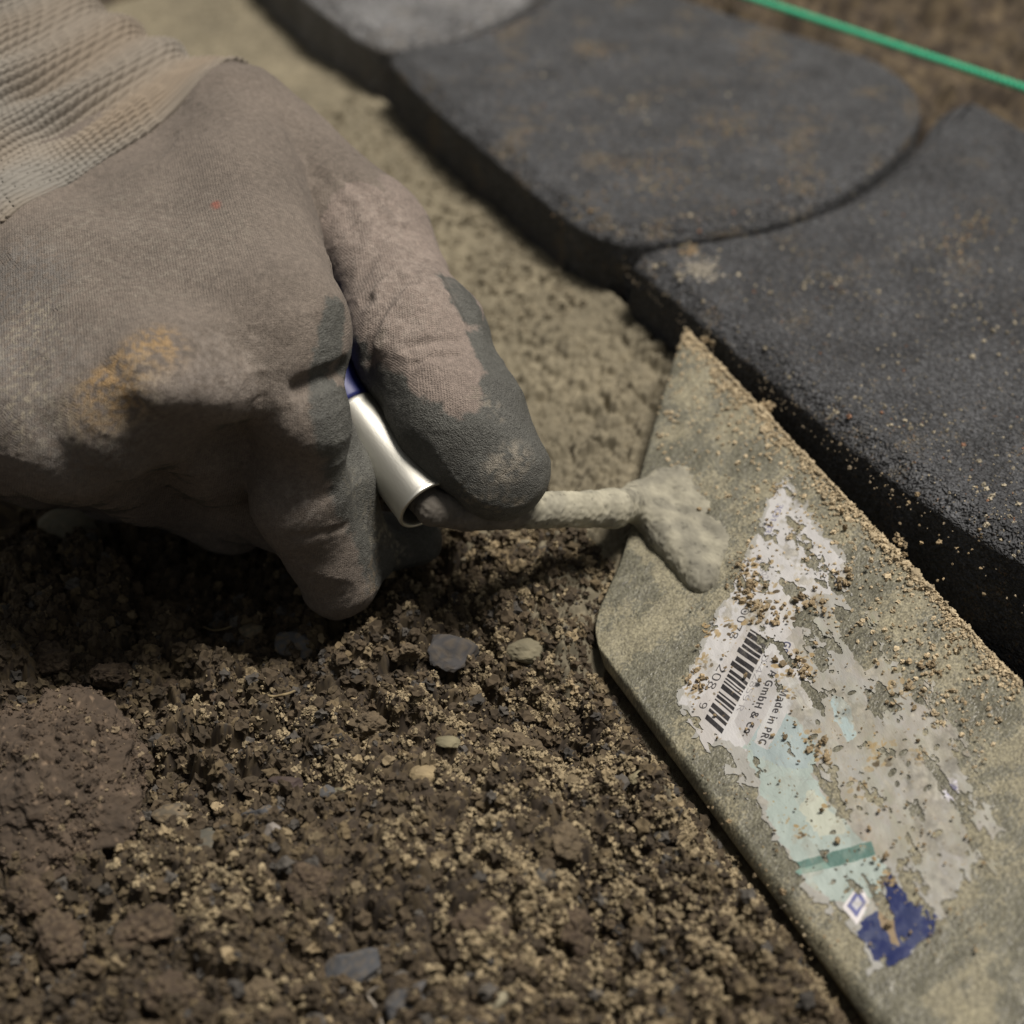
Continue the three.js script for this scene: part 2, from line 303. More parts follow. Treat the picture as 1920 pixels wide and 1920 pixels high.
function paver(label, outline, map, seed, rgh) {
  // outline: [x, z] in metres on the plane of the tops
  let P = resample(outline, 0.0012);
  let A = 0; for (let i = 0; i < P.length; i++) { const a = P[i], b = P[(i + 1) % P.length]; A += a[0] * b[1] - b[0] * a[1]; } if (A < 0) P.reverse();
  const n = P.length, nor = P.map((p, i) => { const a = P[(i + n - 4) % n], b = P[(i + 4) % n], dx = b[0] - a[0], dz = b[1] - a[1], L = Math.hypot(dx, dz); return [-dz / L, dx / L]; }); // inward
  const prof = [[-0.0005, -0.062], [0, -0.045], [0, -0.03], [0, -0.018], [0.0000, -0.0066], [0.0004, -0.0052], [0.0013, -0.0044], [0.0030, -0.0031], [0.0055, -0.0012], [0.0068, -0.0004], [0.0085, 0]].flatMap((q, i, L) => { const p = L[i + 1]; if (i < 5 || !p) return [q]; const m = Math.max(1, Math.round((p[0] - q[0]) / 0.0011)), o = []; for (let k = 0; k < m; k++) o.push([lerp(q[0], p[0], k / m), lerp(q[1], p[1], k / m)]); return o; });
  const CUT = prof.findIndex(q => q[0] > 0.0012);
  const pos = [], uv = [], idx = [];
  prof.forEach(([ins, dy], r) => { for (let i = 0; i < n; i++) { const [x, z] = P[i], [a, b] = nor[i], f = (r === prof.length - 1 ? 0 : r < 2 ? 1.2 : 1), qx = x + a * ins, qz = z + b * ins, chip = 0.0006 * n3(qx * 110 + seed, dy * 110, qz * 110) + 0.0004 * n3(qx * 320, dy * 320 + seed, qz * 320) + 0.0003 * n3(qx * 700, dy * 700, qz * 700); pos.push(x + a * (ins + chip * f), TOP + dy + (r > 3 && r < prof.length - 1 ? 0.0006 * fbm(qx / 0.0030, qz / 0.0030, 3, seed) : 0), z + b * (ins + chip * f)); if (r <= CUT) uv.push(i * 0.0012 / 0.12, (dy + ins) / 0.12); else uv.push(qx / 0.12, qz / 0.12); } });
  for (let r = 0; r < prof.length - 1; r++) for (let i = 0; i < n; i++) { if (r === CUT) continue; const a = r * n + i, b = r * n + (i + 1) % n, c = a + n, d = b + n; idx.push(a, d, b, a, c, d); }
  { const N0 = pos.length / 3; for (let i = 0; i < n; i++) { pos.push(...pos.slice((CUT * n + i) * 3, (CUT * n + i) * 3 + 3)); uv.push(pos[(CUT * n + i) * 3] / 0.12, pos[(CUT * n + i) * 3 + 2] / 0.12); } for (let i = 0; i < n; i++) { const a = N0 + i, b = N0 + (i + 1) % n, c = (CUT + 1) * n + i, d = (CUT + 1) * n + (i + 1) % n; idx.push(a, d, b, a, c, d); } }
  const last = (prof.length - 1) * n, ring = []; for (let i = 0; i < n; i += 2) ring.push(new THREE.Vector2(pos[(last + i) * 3], pos[(last + i) * 3 + 2]));
  const faces = THREE.ShapeUtils.triangulateShape(ring, []);
  for (const f of faces) idx.push(last + f[0] * 2, last + f[2] * 2, last + f[1] * 2);
  const g = geom(pos, idx, { uv });
  if (g.attributes.normal.getY(last + 4) < 0) { const ix = g.index.array; for (let k = 0; k < ix.length; k += 3) { const t = ix[k]; ix[k] = ix[k + 1]; ix[k + 1] = t; } g.computeVertexNormals(); }
  const m = mesh('paving_stone', g, new THREE.MeshStandardMaterial({ map, bumpMap: concreteBump, bumpScale: 0.0030, roughness: rgh, side: THREE.DoubleSide }));
  return tag(m, label, 'paving stone', 'edging stones laid in a row');
}
const pl = list => list.map(([px, py]) => { const p = at(px, py, TOP); return [p.x, p.z]; });
const rep = p => [p, p, p];
const nudge = (p, s, w) => [p[0] + U.x * s + W.x * w, p[1] + U.z * s + W.z * w];
{
  const m1 = concreteMap([0.245, 0.249, 0.256], 300, 0.6), m2 = concreteMap([0.256, 0.260, 0.267], 400, 1.0), m3 = concreteMap([0.43, 0.43, 0.43], 500, 0.4);  // last base, for the far stone, is lightened to paint in grazing sky sheen
  // nearest: concave end against its neighbour, long side running past the trowel
  const c1 = pl([[1206, 456], [1260, 446], [1340, 437], [1430, 420], [1525, 391], [1612, 350], [1685, 300], [1730, 250], [1752, 212], [1775, 192]]);
  const [D] = pl([[1187, 476]]), [F] = pl([[1808, 178]]);
  const end1 = nudge(D, 0.235, 0), far1 = nudge(F, 0.27, 0);
  paver('dark grey concrete paving stone beside the trowel blade, rounded hollow end', [...rep(D).slice(0, 2), ...c1, F, ...pl([[1850, 181]]), far1, nudge(far1, 0.02, 0.04), nudge(end1, 0.04, -0.07), end1], m1, 1, 0.82);
  const c2 = pl([[1040, 374], [1090, 409], [1145, 431], [1200, 436], [1260, 430], [1340, 421], [1430, 403], [1520, 374], [1600, 336], [1672, 285], [1715, 235], [1732, 195], [1722, 155], [1680, 115], [1610, 88], [1530, 66]]);
  const s2 = pl([[1322, 0]])[0], e2 = pl([[712, 97], [760, 82], [850, 68], [930, 42], [1000, 6], [1055, -40], [1075, -85], [1090, -110]]);
  paver('dark grey concrete paving stone with rounded end fitted into the hollow of its neighbour', [...c2, s2, ...pl([[1130, -75]]), ...[...e2].reverse()], m2, 2, 0.72);
  const c3 = pl([[596, 0], [650, 40], [690, 68], [725, 78], [770, 71], [850, 55], [925, 28], [985, -8], [1035, -50], [1060, -95], [1040, -140], [980, -190]]);
  const b3 = pl([[560, -26]])[0];
  paver('grey concrete paving stone at the far end of the row, pale sheen painted into its colour', [...c3, nudge(c3[c3.length - 1], -0.12, 0), nudge(b3, -0.2, 0), b3], m3, 3, 0.55);
}

// ------------------------------------------------------------------ string line
{
  const a = at(1420, 0, 0.052), b = at(1920, 165, 0.052), d = b.clone().sub(a), p0 = a.clone().addScaledVector(d, -1.2), p1 = b.clone().addScaledVector(d, 1.2), L = p0.distanceTo(p1), dir = p1.clone().sub(p0).normalize();
  const e1 = V(0, 1, 0).cross(dir).normalize(), e2 = dir.clone().cross(e1);
  const parts = [];
  for (let k = 0; k < 3; k++) {
    const pts = []; const n = 900; for (let i = 0; i <= n; i++) { const t = i / n, ph = t * L / 0.0085 * Math.PI * 2 + k * 2.0944; pts.push(p0.clone().addScaledVector(dir, t * L).addScaledVector(e1, 0.00085 * Math.cos(ph)).addScaledVector(e2, 0.00085 * Math.sin(ph))); }
    parts.push(new THREE.TubeGeometry(new THREE.CatmullRomCurve3(pts), 1400, 0.00095, 6));
  }
  const m = mesh('string_line', mergeGeometries(parts), new THREE.MeshStandardMaterial({ color: new THREE.Color().setRGB(0.03, 0.46, 0.24), roughness: 0.55 }));
  tag(m, 'bright green twisted string stretched above the soil behind the paving stones', 'string');
}
// ------------------------------------------------------------------ trowel
const steelFilm = dataTex(1024, (u, v) => {
  const n = 0.55 * tnoise(u, v, 9, 601) + 0.3 * tnoise(u, v, 31, 602) + 0.15 * tnoise(u, v, 120, 603), g = tnoise(u, v, 256, 604), st = tnoise(u * 0.25 % 1, v, 256, 605);
  const sm = tnoise(u, v * 0.2 % 1, 64, 607) * 0.6 + tnoise(u, v * 0.2 % 1, 150, 608) * 0.4, k = 0.74 + 0.30 * n + 0.36 * (g - 0.5) + 0.10 * (sm - 0.5) + 0.08 * (st - 0.5), grit = hash2(Math.floor(u * 640), Math.floor(v * 640), 606) > 0.991 ? 0.7 : 1, t = sstep(0.49, 0.56, n + 0.16 * (g - 0.5) + 0.10 * (tnoise(u, v, 90, 610) - 0.5));
  return [lerp(0.448, 0.505, t) * k * grit, lerp(0.438, 0.484, t) * k * grit, lerp(0.374, 0.402, t) * k * grit];
}, true);
const filmRough = dataTex(512, (u, v) => { const r = 0.62 + 0.7 * (0.5 * tnoise(u, v, 9, 601) + 0.3 * tnoise(u, v, 31, 602) + 0.2 * tnoise(u, v, 110, 609) - 0.5); return [r, r, r]; });
const filmBump = dataTex(1024, (u, v) => { const h = 0.4 * tnoise(u, v, 40, 611) + 0.35 * tnoise(u, v, 150, 612) + 0.35 * tnoise(u, v, 330, 613); return [h, h, h]; });
const trowel = new THREE.Group(); trowel.name = numbered('trowel'); scene.add(trowel);
tag(trowel, 'steel trowel caked with mortar, torn barcode sticker on its blade', 'trowel');
const bladeU = B3.clone().sub(B1).normalize(), bladeV = BN.clone().cross(bladeU).normalize();
const bl2 = p => { const d = p.clone().sub(B1); return [d.dot(bladeU), d.dot(bladeV)]; };
const vSign = Math.sign(bl2(B2)[1]);
// parametric blade: a across from the raised edge to the low edge, b from the back edge to the tip
const backEdge = new THREE.CatmullRomCurve3([[1284, 616], [1262, 680], [1228, 790], [1200, 890], [1182, 985], [1160, 1060], [1140, 1105], [1120, 1150], [1116, 1185], [1128, 1235]].map(p => onBlade(...p)));
const frontR = onBlade(2130, 1512), frontL = onBlade(1800, 2150);
const bladeWave = (x, z) => 0.0006 * n3(x * 40, z * 40, 3), bladeSkin = (x, z) => 0.0005 * fbm(x / 0.006, z / 0.006, 3, 641);
const bladeMid = (a, b, out) => {
  const p = backEdge.getPoint(a), f = frontR.clone().lerp(frontL, a), q = p.lerp(f, b);
  const curl = Math.max(0, a - 0.935) / 0.065; q.addScaledVector(BN, -0.0036 * curl * curl);
  return q.addScaledVector(BN, bladeWave(q.x, q.z));
};
{
  const nu = 150, nv = 260, T = 0.0014, pos = [], uv = [], idx = [];
  for (const top of [1, 0]) for (let j = 0; j < nv; j++) for (let i = 0; i < nu; i++) {
    const a = i / (nu - 1), b = j / (nv - 1), q = bladeMid(a, b), e = a < 0.02 || b < 0.004 ? 0.4 : 0;
    if (top) q.addScaledVector(BN, bladeSkin(q.x, q.z) * sstep(1.0, 0.93, a) - 0.0003 * e); else q.addScaledVector(BN, -T);
    pos.push(q.x, q.y, q.z); const [s, t] = bl2(q); uv.push(s / 0.13, t / 0.13 + (top ? 0 : 0.5));
  }
  const M = nu * nv, id = (t, i, j) => t * M + j * nu + i;
  for (let j = 0; j < nv - 1; j++) for (let i = 0; i < nu - 1; i++) { const a = id(0, i, j), b = id(0, i + 1, j), c = id(0, i, j + 1), d = id(0, i + 1, j + 1); idx.push(a, c, d, a, d, b); const A = a + M, B = b + M, C = c + M, D = d + M; idx.push(A, D, C, A, B, D); }
  const wall = (a, b) => idx.push(a, b, b + M, a, b + M, a + M);
  for (let j = 0; j < nv - 1; j++) { wall(id(0, 0, j + 1), id(0, 0, j)); wall(id(0, nu - 1, j), id(0, nu - 1, j + 1)); }
  for (let i = 0; i < nu - 1; i++) { wall(id(0, i, 0), id(0, i + 1, 0)); wall(id(0, i + 1, nv - 1), id(0, i, nv - 1)); }
  const g = geom(pos, idx, { uv });
  if (g.attributes.normal.getY(nu * 60 + 50) < 0) { const ix = g.index.array; for (let k = 0; k < ix.length; k += 3) { const t = ix[k]; ix[k] = ix[k + 1]; ix[k + 1] = t; } g.computeVertexNormals(); }
  var blade = mesh('blade', g, new THREE.MeshStandardMaterial({ map: steelFilm, bumpMap: filmBump, bumpScale: 0.00045, roughnessMap: filmRough, roughness: 0.95, metalness: 0.0, side: THREE.DoubleSide }), trowel);
}
// sticker, printed flat and torn
{
  const corners = [[1472, 888], [1262, 1300], [1640, 1862], [1890, 1560]].map(p => bl2(onBlade(...p)));
  const eu = V(corners[3][0] - corners[0][0] + corners[2][0] - corners[1][0], corners[3][1] - corners[0][1] + corners[2][1] - corners[1][1], 0).normalize(), ev = V(-eu.y, eu.x, 0).multiplyScalar(vSign);
  const loc = ([a, b]) => [a * eu.x + b * eu.y, a * ev.x + b * ev.y];
  const lc = corners.map(loc), mg = 0.004, u0 = Math.min(...lc.map(p => p[0])) - mg, u1 = Math.max(...lc.map(p => p[0])) + mg, v0 = Math.min(...lc.map(p => p[1])) - mg, v1 = Math.max(...lc.map(p => p[1])) + mg;
  const RES = 10000, cw = Math.min(2048, Math.round((u1 - u0) * RES)), ch = Math.min(2048, Math.round((v1 - v0) * RES));
  const toC = (px, py) => { const [a, b] = loc(bl2(onBlade(px, py))); return [(a - u0) / (u1 - u0) * cw, (b - v0) / (v1 - v0) * ch]; };
  const cv = document.createElement('canvas'); cv.width = cw; cv.height = ch; const c = cv.getContext('2d'), R = rng(77);
  const tear = (pts, amp, seed) => { // a torn outline through photo points
    const P = pts.map(p => toC(...p)), out = []; for (let i = 0; i < P.length; i++) { const a = P[i], b = P[(i + 1) % P.length], L = Math.hypot(b[0] - a[0], b[1] - a[1]), n = Math.max(2, Math.round(L / 4)); for (let k = 0; k < n; k++) { const x = lerp(a[0], b[0], k / n), y = lerp(a[1], b[1], k / n); out.push([x + amp * 2.2 * fbm(x / 26, y / 26, 4, seed), y + amp * 2.2 * fbm(x / 26 + 40, y / 26, 4, seed)]); } } return out;
  };
  const fill = (pts, style, amp = 0, seed = 1) => { const P = tear(pts, amp, seed); c.fillStyle = style; c.beginPath(); P.forEach((p, i) => i ? c.lineTo(...p) : c.moveTo(...p)); c.closePath(); c.fill(); };
  const whole = [[1474, 890], [1505, 945], [1545, 1000], [1594, 1050], [1590, 1105], [1612, 1160], [1650, 1215], [1700, 1290], [1760, 1370], [1805, 1430], [1850, 1500], [1872, 1565], [1820, 1640], [1765, 1715], [1700, 1790], [1640, 1830], [1618, 1812], [1560, 1720], [1480, 1620], [1440, 1570], [1400, 1490], [1350, 1420], [1305, 1375], [1272, 1318], [1290, 1262], [1325, 1190], [1370, 1110], [1405, 1035], [1440, 950]];
  fill(whole, 'rgb(144,143,137)', 16, 5);
  // paper left clean in the upper corner and along the back margin
  fill([[1470, 896], [1500, 945], [1540, 1005], [1588, 1055], [1582, 1100], [1530, 1120], [1495, 1150], [1480, 1200], [1520, 1270], [1540, 1330], [1480, 1330], [1400, 1410], [1330, 1380], [1276, 1315], [1330, 1195], [1405, 1040]], 'rgb(174,173,172)', 9, 6);
  // worn paper film
  for (let k = 0; k < 900; k++) { const x = 1480 + R() * 390, y = 1130 + R() * 520, [a, b] = toC(x, y), s = 10 + R() * 60, g = R(); c.globalAlpha = 0.07 + 0.1 * R(); c.fillStyle = g < 0.45 ? 'rgb(150,147,139)' : g < 0.7 ? 'rgb(122,115,92)' : 'rgb(140,136,118)'; c.beginPath(); c.ellipse(a, b, s, s * (0.2 + 0.4 * R()), 0.2 * R(), 0, 7); c.fill(); }
  c.globalAlpha = 1;
  // printed picture: pale blue with a teal bar and a deep blue corner
  const print = [[1448, 1318], [1490, 1350], [1532, 1395], [1522, 1450], [1560, 1510], [1600, 1560], [1640, 1592], [1668, 1650], [1620, 1712], [1560, 1690], [1500, 1640], [1478, 1600], [1440, 1545], [1425, 1480], [1398, 1400]];
  fill(print, 'rgb(146,158,152)', 9, 9);
  fill([[1446, 1320], [1490, 1352], [1528, 1395], [1515, 1440], [1462, 1440], [1420, 1420], [1404, 1398]], 'rgb(140,153,153)', 10, 12);
  fill([[1555, 1300], [1590, 1318], [1604, 1380], [1590, 1395], [1562, 1352]], 'rgb(148,164,164)', 6, 14);
  fill([[1520, 1480], [1560, 1520], [1590, 1560], [1540, 1570], [1500, 1520]], 'rgb(164,168,154)', 8, 15);
  fill([[1478, 1622], [1500, 1642], [1642, 1604], [1634, 1578]], 'rgb(74,104,96)', 3, 16);
  fill([[1485, 1636], [1500, 1642], [1560, 1626], [1545, 1618]], 'rgb(110,138,128)', 2, 17);
  fill([[1664, 1638], [1700, 1668], [1760, 1722], [1738, 1756], [1704, 1788], [1668, 1812], [1640, 1800], [1618, 1770], [1600, 1744], [1622, 1722], [1650, 1712], [1660, 1680]], 'rgb(18,30,78)', 9, 18);
  fill([[1652, 1672], [1668, 1690], [1680, 1740], [1692, 1772], [1672, 1775], [1655, 1740], [1644, 1700]], 'rgb(132,112,84)', 6, 19);
  fill([[1610, 1655], [1632, 1690], [1608, 1735], [1578, 1700]], 'rgb(200,196,196)', 2, 20);
  fill([[1609, 1666], [1624, 1690], [1607, 1720], [1588, 1698]], 'rgb(96,100,142)', 2, 21);
  fill([[1608, 1680], [1616, 1692], [1606, 1708], [1597, 1696]], 'rgb(178,178,184)', 1, 22);
  fill([[1765, 1460], [1795, 1465], [1800, 1490], [1778, 1505], [1765, 1490]], 'rgb(190,188,196)', 6, 23);
  fill([[1775, 1468], [1794, 1474], [1792, 1490], [1778, 1492]], 'rgb(98,98,150)', 5, 24);
  // bar code; bars run across the reading direction
  fill([[1398, 1172], [1446, 1202], [1330, 1412], [1290, 1350]], 'rgb(166,163,160)', 4, 30);
  const rd0 = [1424, 1186], rd1 = [1337, 1362];
  const A = [1404, 1177], Bq = [1443, 1204], Cq = [1318, 1350], Dq = [1354, 1382];
  let t = 0; c.fillStyle = 'rgb(24,22,24)';
  const q4 = (t0, t1, w0, w1) => { const P = (t, w) => toC(lerp(lerp(A[0], Cq[0], t), lerp(Bq[0], Dq[0], t), w), lerp(lerp(A[1], Cq[1], t), lerp(Bq[1], Dq[1], t), w)); c.beginPath(); [P(t0, w0), P(t1, w0), P(t1, w1), P(t0, w1)].forEach((p, i) => i ? c.lineTo(...p) : c.moveTo(...p)); c.closePath(); c.fill(); };
  const rb = rng(4207);
  while (t < 1) { const b = (1 + Math.floor(rb() * 3)) / 62, s = (1 + Math.floor(rb() * 2)) / 62; q4(t, Math.min(1, t + b), rb() < 0.12 ? 0.0 : 0.08, 0.96); t += b + s; }
  // lettering, reading down towards the low edge
  const text = (str, p, q, size, style, font = 'sans-serif', weight = '') => { const a = toC(...p), b = toC(...q), ang = Math.atan2(b[1] - a[1], b[0] - a[0]); c.save(); c.translate(...a); c.rotate(ang); c.font = `${weight} ${size}px ${font}`; const w = c.measureText(str).width, L = Math.hypot(b[0] - a[0], b[1] - a[1]); c.scale(L / w, 1); c.fillStyle = style; c.textBaseline = 'middle'; c.fillText(str, 0, 0); c.restore(); };
  text('0078', [1400, 1140], [1372, 1198], 36, 'rgb(40,38,40)'); text('208', [1356, 1246], [1330, 1294], 36, 'rgb(40,38,40)'); text('9', [1322, 1318], [1316, 1332], 34, 'rgb(40,38,40)');
  fill([[1448, 1222], [1470, 1300], [1400, 1400], [1378, 1352]], 'rgb(156,154,152)', 2, 31);
  text('D-42859 R', [1438, 1228], [1386, 1336], 26, 'rgb(120,118,120)');
  text('A GmbH & Co.', [1452, 1258], [1398, 1384], 32, 'rgb(36,34,36)', 'sans-serif', 'bold');
  fill([[1470, 1268], [1490, 1312], [1440, 1408], [1414, 1394]], 'rgb(164,164,162)', 2, 32);
  text('Made in PRC', [1474, 1292], [1428, 1398], 32, 'rgb(36,34,36)', 'sans-serif', 'bold');
  text('3031 331', [1464, 946], [1434, 1008], 28, 'rgb(70,70,112)'); text('4078028', [1420, 1040], [1440, 1096], 24, 'rgb(120,118,124)');
  text('GS', [1478, 1204], [1468, 1226], 36, 'rgb(60,62,84)', 'sans-serif', 'bold');
  // mortar smears and specks of dirt
  const smear = (px, py, r, style, n = 14) => { for (let k = 0; k < n; k++) { const [x, y] = toC(px + (R() - 0.5) * r * 2, py + (R() - 0.5) * r * 2); c.fillStyle = style; c.globalAlpha = 0.5 + 0.5 * R(); c.beginPath(); c.ellipse(x, y, 3 + R() * r * 0.5, 2 + R() * r * 0.35, R() * 3, 0, 7); c.fill(); } c.globalAlpha = 1; };
  const tan = 'rgb(140,120,84)', dark = 'rgb(70,58,38)';
  for (const [x, y, r] of [[1420, 1075, 26], [1395, 1105, 30], [1440, 1120, 30], [1360, 1175, 18], [1410, 1150, 22], [1500, 1150, 24], [1530, 1130, 16], [1500, 1245, 24], [1470, 1260, 18], [1580, 1090, 18], [1300, 1300, 14], [1520, 1390, 22], [1545, 1420, 16], [1560, 1500, 14], [1500, 1560, 12], [1690, 1300, 26], [1750, 1250, 20], [1650, 1420, 26], [1610, 1480, 20], [1720, 1420, 18], [1660, 1650, 16], [1320, 1240, 16], [1480, 1300, 12], [1330, 1180, 14], [1455, 920, 10], [1490, 985, 12]]) { smear(x, y, r, tan); smear(x + 4, y + 4, r * 0.7, dark, 5); }
  for (let k = 0; k < 1500; k++) { const [x, y] = toC(1290 + R() * 560, 900 + R() * 900); c.globalAlpha = 0.4 + 0.5 * R(); c.fillStyle = R() < 0.5 ? dark : tan; c.beginPath(); c.ellipse(x, y, 1 + R() * R() * 6, 1 + R() * R() * 5, 0, 0, 7); c.fill(); }
  c.globalAlpha = 1;
  // scratches
  c.strokeStyle = 'rgb(110,108,104)'; c.lineWidth = 2; for (let k = 0; k < 40; k++) { const [x, y] = toC(1420 + R() * 200, 1400 + R() * 250), a = R() * 3; c.globalAlpha = 0.3; c.beginPath(); c.moveTo(x, y); c.lineTo(x + Math.cos(a) * 60 * R(), y + Math.sin(a) * 60 * R()); c.stroke(); } c.globalAlpha = 1;
  // holes torn through to the steel
  c.globalCompositeOperation = 'destination-out';
  for (const h of [[[1330, 1395], [1368, 1405], [1385, 1440], [1360, 1430], [1352, 1450], [1330, 1420]], [[1392, 1468], [1418, 1480], [1425, 1520], [1448, 1560], [1436, 1590], [1408, 1545], [1415, 1510]], [[1470, 1585], [1500, 1628], [1490, 1655], [1455, 1600]], [[1560, 1700], [1600, 1748], [1640, 1805], [1605, 1830], [1560, 1740]], [[1285, 1330], [1310, 1345], [1318, 1370], [1300, 1362]], [[1560, 1130], [1610, 1150], [1660, 1230], [1620, 1260], [1580, 1200]], [[1520, 1430], [1570, 1480], [1600, 1540], [1570, 1530], [1535, 1470]]]) fill(h, '#000', 8, 50);
  for (let k = 0; k < 90; k++) { const [x, y] = toC(1500 + R() * 400, 1080 + R() * 600), s = 3 + R() * 15; c.beginPath(); c.ellipse(x, y, s, s * 0.6, R() * 3, 0, 7); c.fill(); }
  c.globalCompositeOperation = 'source-over';
  { // dried mortar wiped over the paper, and paper worn through
    const im = c.getImageData(0, 0, cw, ch), D = im.data, keep = [[1400, 1265, 150], [1425, 1345, 110], [1340, 1340, 90], [1690, 1735, 130], [1500, 1470, 120], [1570, 1590, 120]].map(([a, b, r]) => [...toC(a, b), r]);
    for (let y = 0; y < ch; y++) for (let x = 0; x < cw; x++) {
      const k = (y * cw + x) * 4; if (!D[k + 3]) continue;
      const f = fbm(x / 90, y / 60, 5, 801), g = fbm(x / 22, y / 16, 4, 811), h = fbm(x / 130, y / 36, 5, 821), kp = Math.min(1, keep.reduce((s, [a, b, r]) => s + Math.exp(-((x - a) ** 2 + (y - b) ** 2) / (r * r)), 0)), far = sstep(0.30, 0.85, x / cw + 0.35 * (1 - y / ch) - 0.12);
      const m = clamp(0.85 * sstep(0.02, 0.28, f + 0.5 * g - 0.06 + 0.16 * far) + 0.12), t = 0.8 + 0.5 * (g + 0.3), c3 = [128 * t, 124 * t, 112 * t];
      for (let q = 0; q < 3; q++) D[k + q] = lerp(D[k + q], c3[q], m * 0.62 * (1 - 0.72 * kp));
      if (h + 0.45 * g > 0.27 - 0.05 * far + 0.22 * kp) D[k + 3] = 0;
    }
    c.putImageData(im, 0, 0);
  }
  const tex = new THREE.CanvasTexture(cv); tex.colorSpace = THREE.SRGBColorSpace; tex.anisotropy = 8;
  const nu = 260, nv = 170;
  const g = gridGeo(nu, nv, (i, j, o) => {
    const a = i / (nu - 1), b = j / (nv - 1), lu = lerp(u0, u1, a), lv = lerp(v0, v1, b), x = lu * eu.x + lv * ev.x, y = lu * eu.y + lv * ev.y;
    const p = B1.clone().addScaledVector(bladeU, x).addScaledVector(bladeV, y);
    p.addScaledVector(BN, 0.00028 + bladeWave(p.x, p.z) + bladeSkin(p.x, p.z));
    o.p = [p.x, p.y, p.z]; o.uv = [a, 1 - b];
  }, true);
  g.deleteAttribute('color');
  if (g.attributes.normal.getY(500) < 0) { const ix = g.index.array; for (let k = 0; k < ix.length; k += 3) { const t2 = ix[k]; ix[k] = ix[k + 1]; ix[k + 1] = t2; } g.computeVertexNormals(); }
  const st = mesh('sticker', g, new THREE.MeshStandardMaterial({ map: tex, transparent: true, alphaTest: 0.5, bumpMap: filmBump, bumpScale: 0.00008, roughness: 0.5, side: THREE.DoubleSide }), blade);
  st.userData.label = 'torn white paper sticker with bar code and blue print';
}
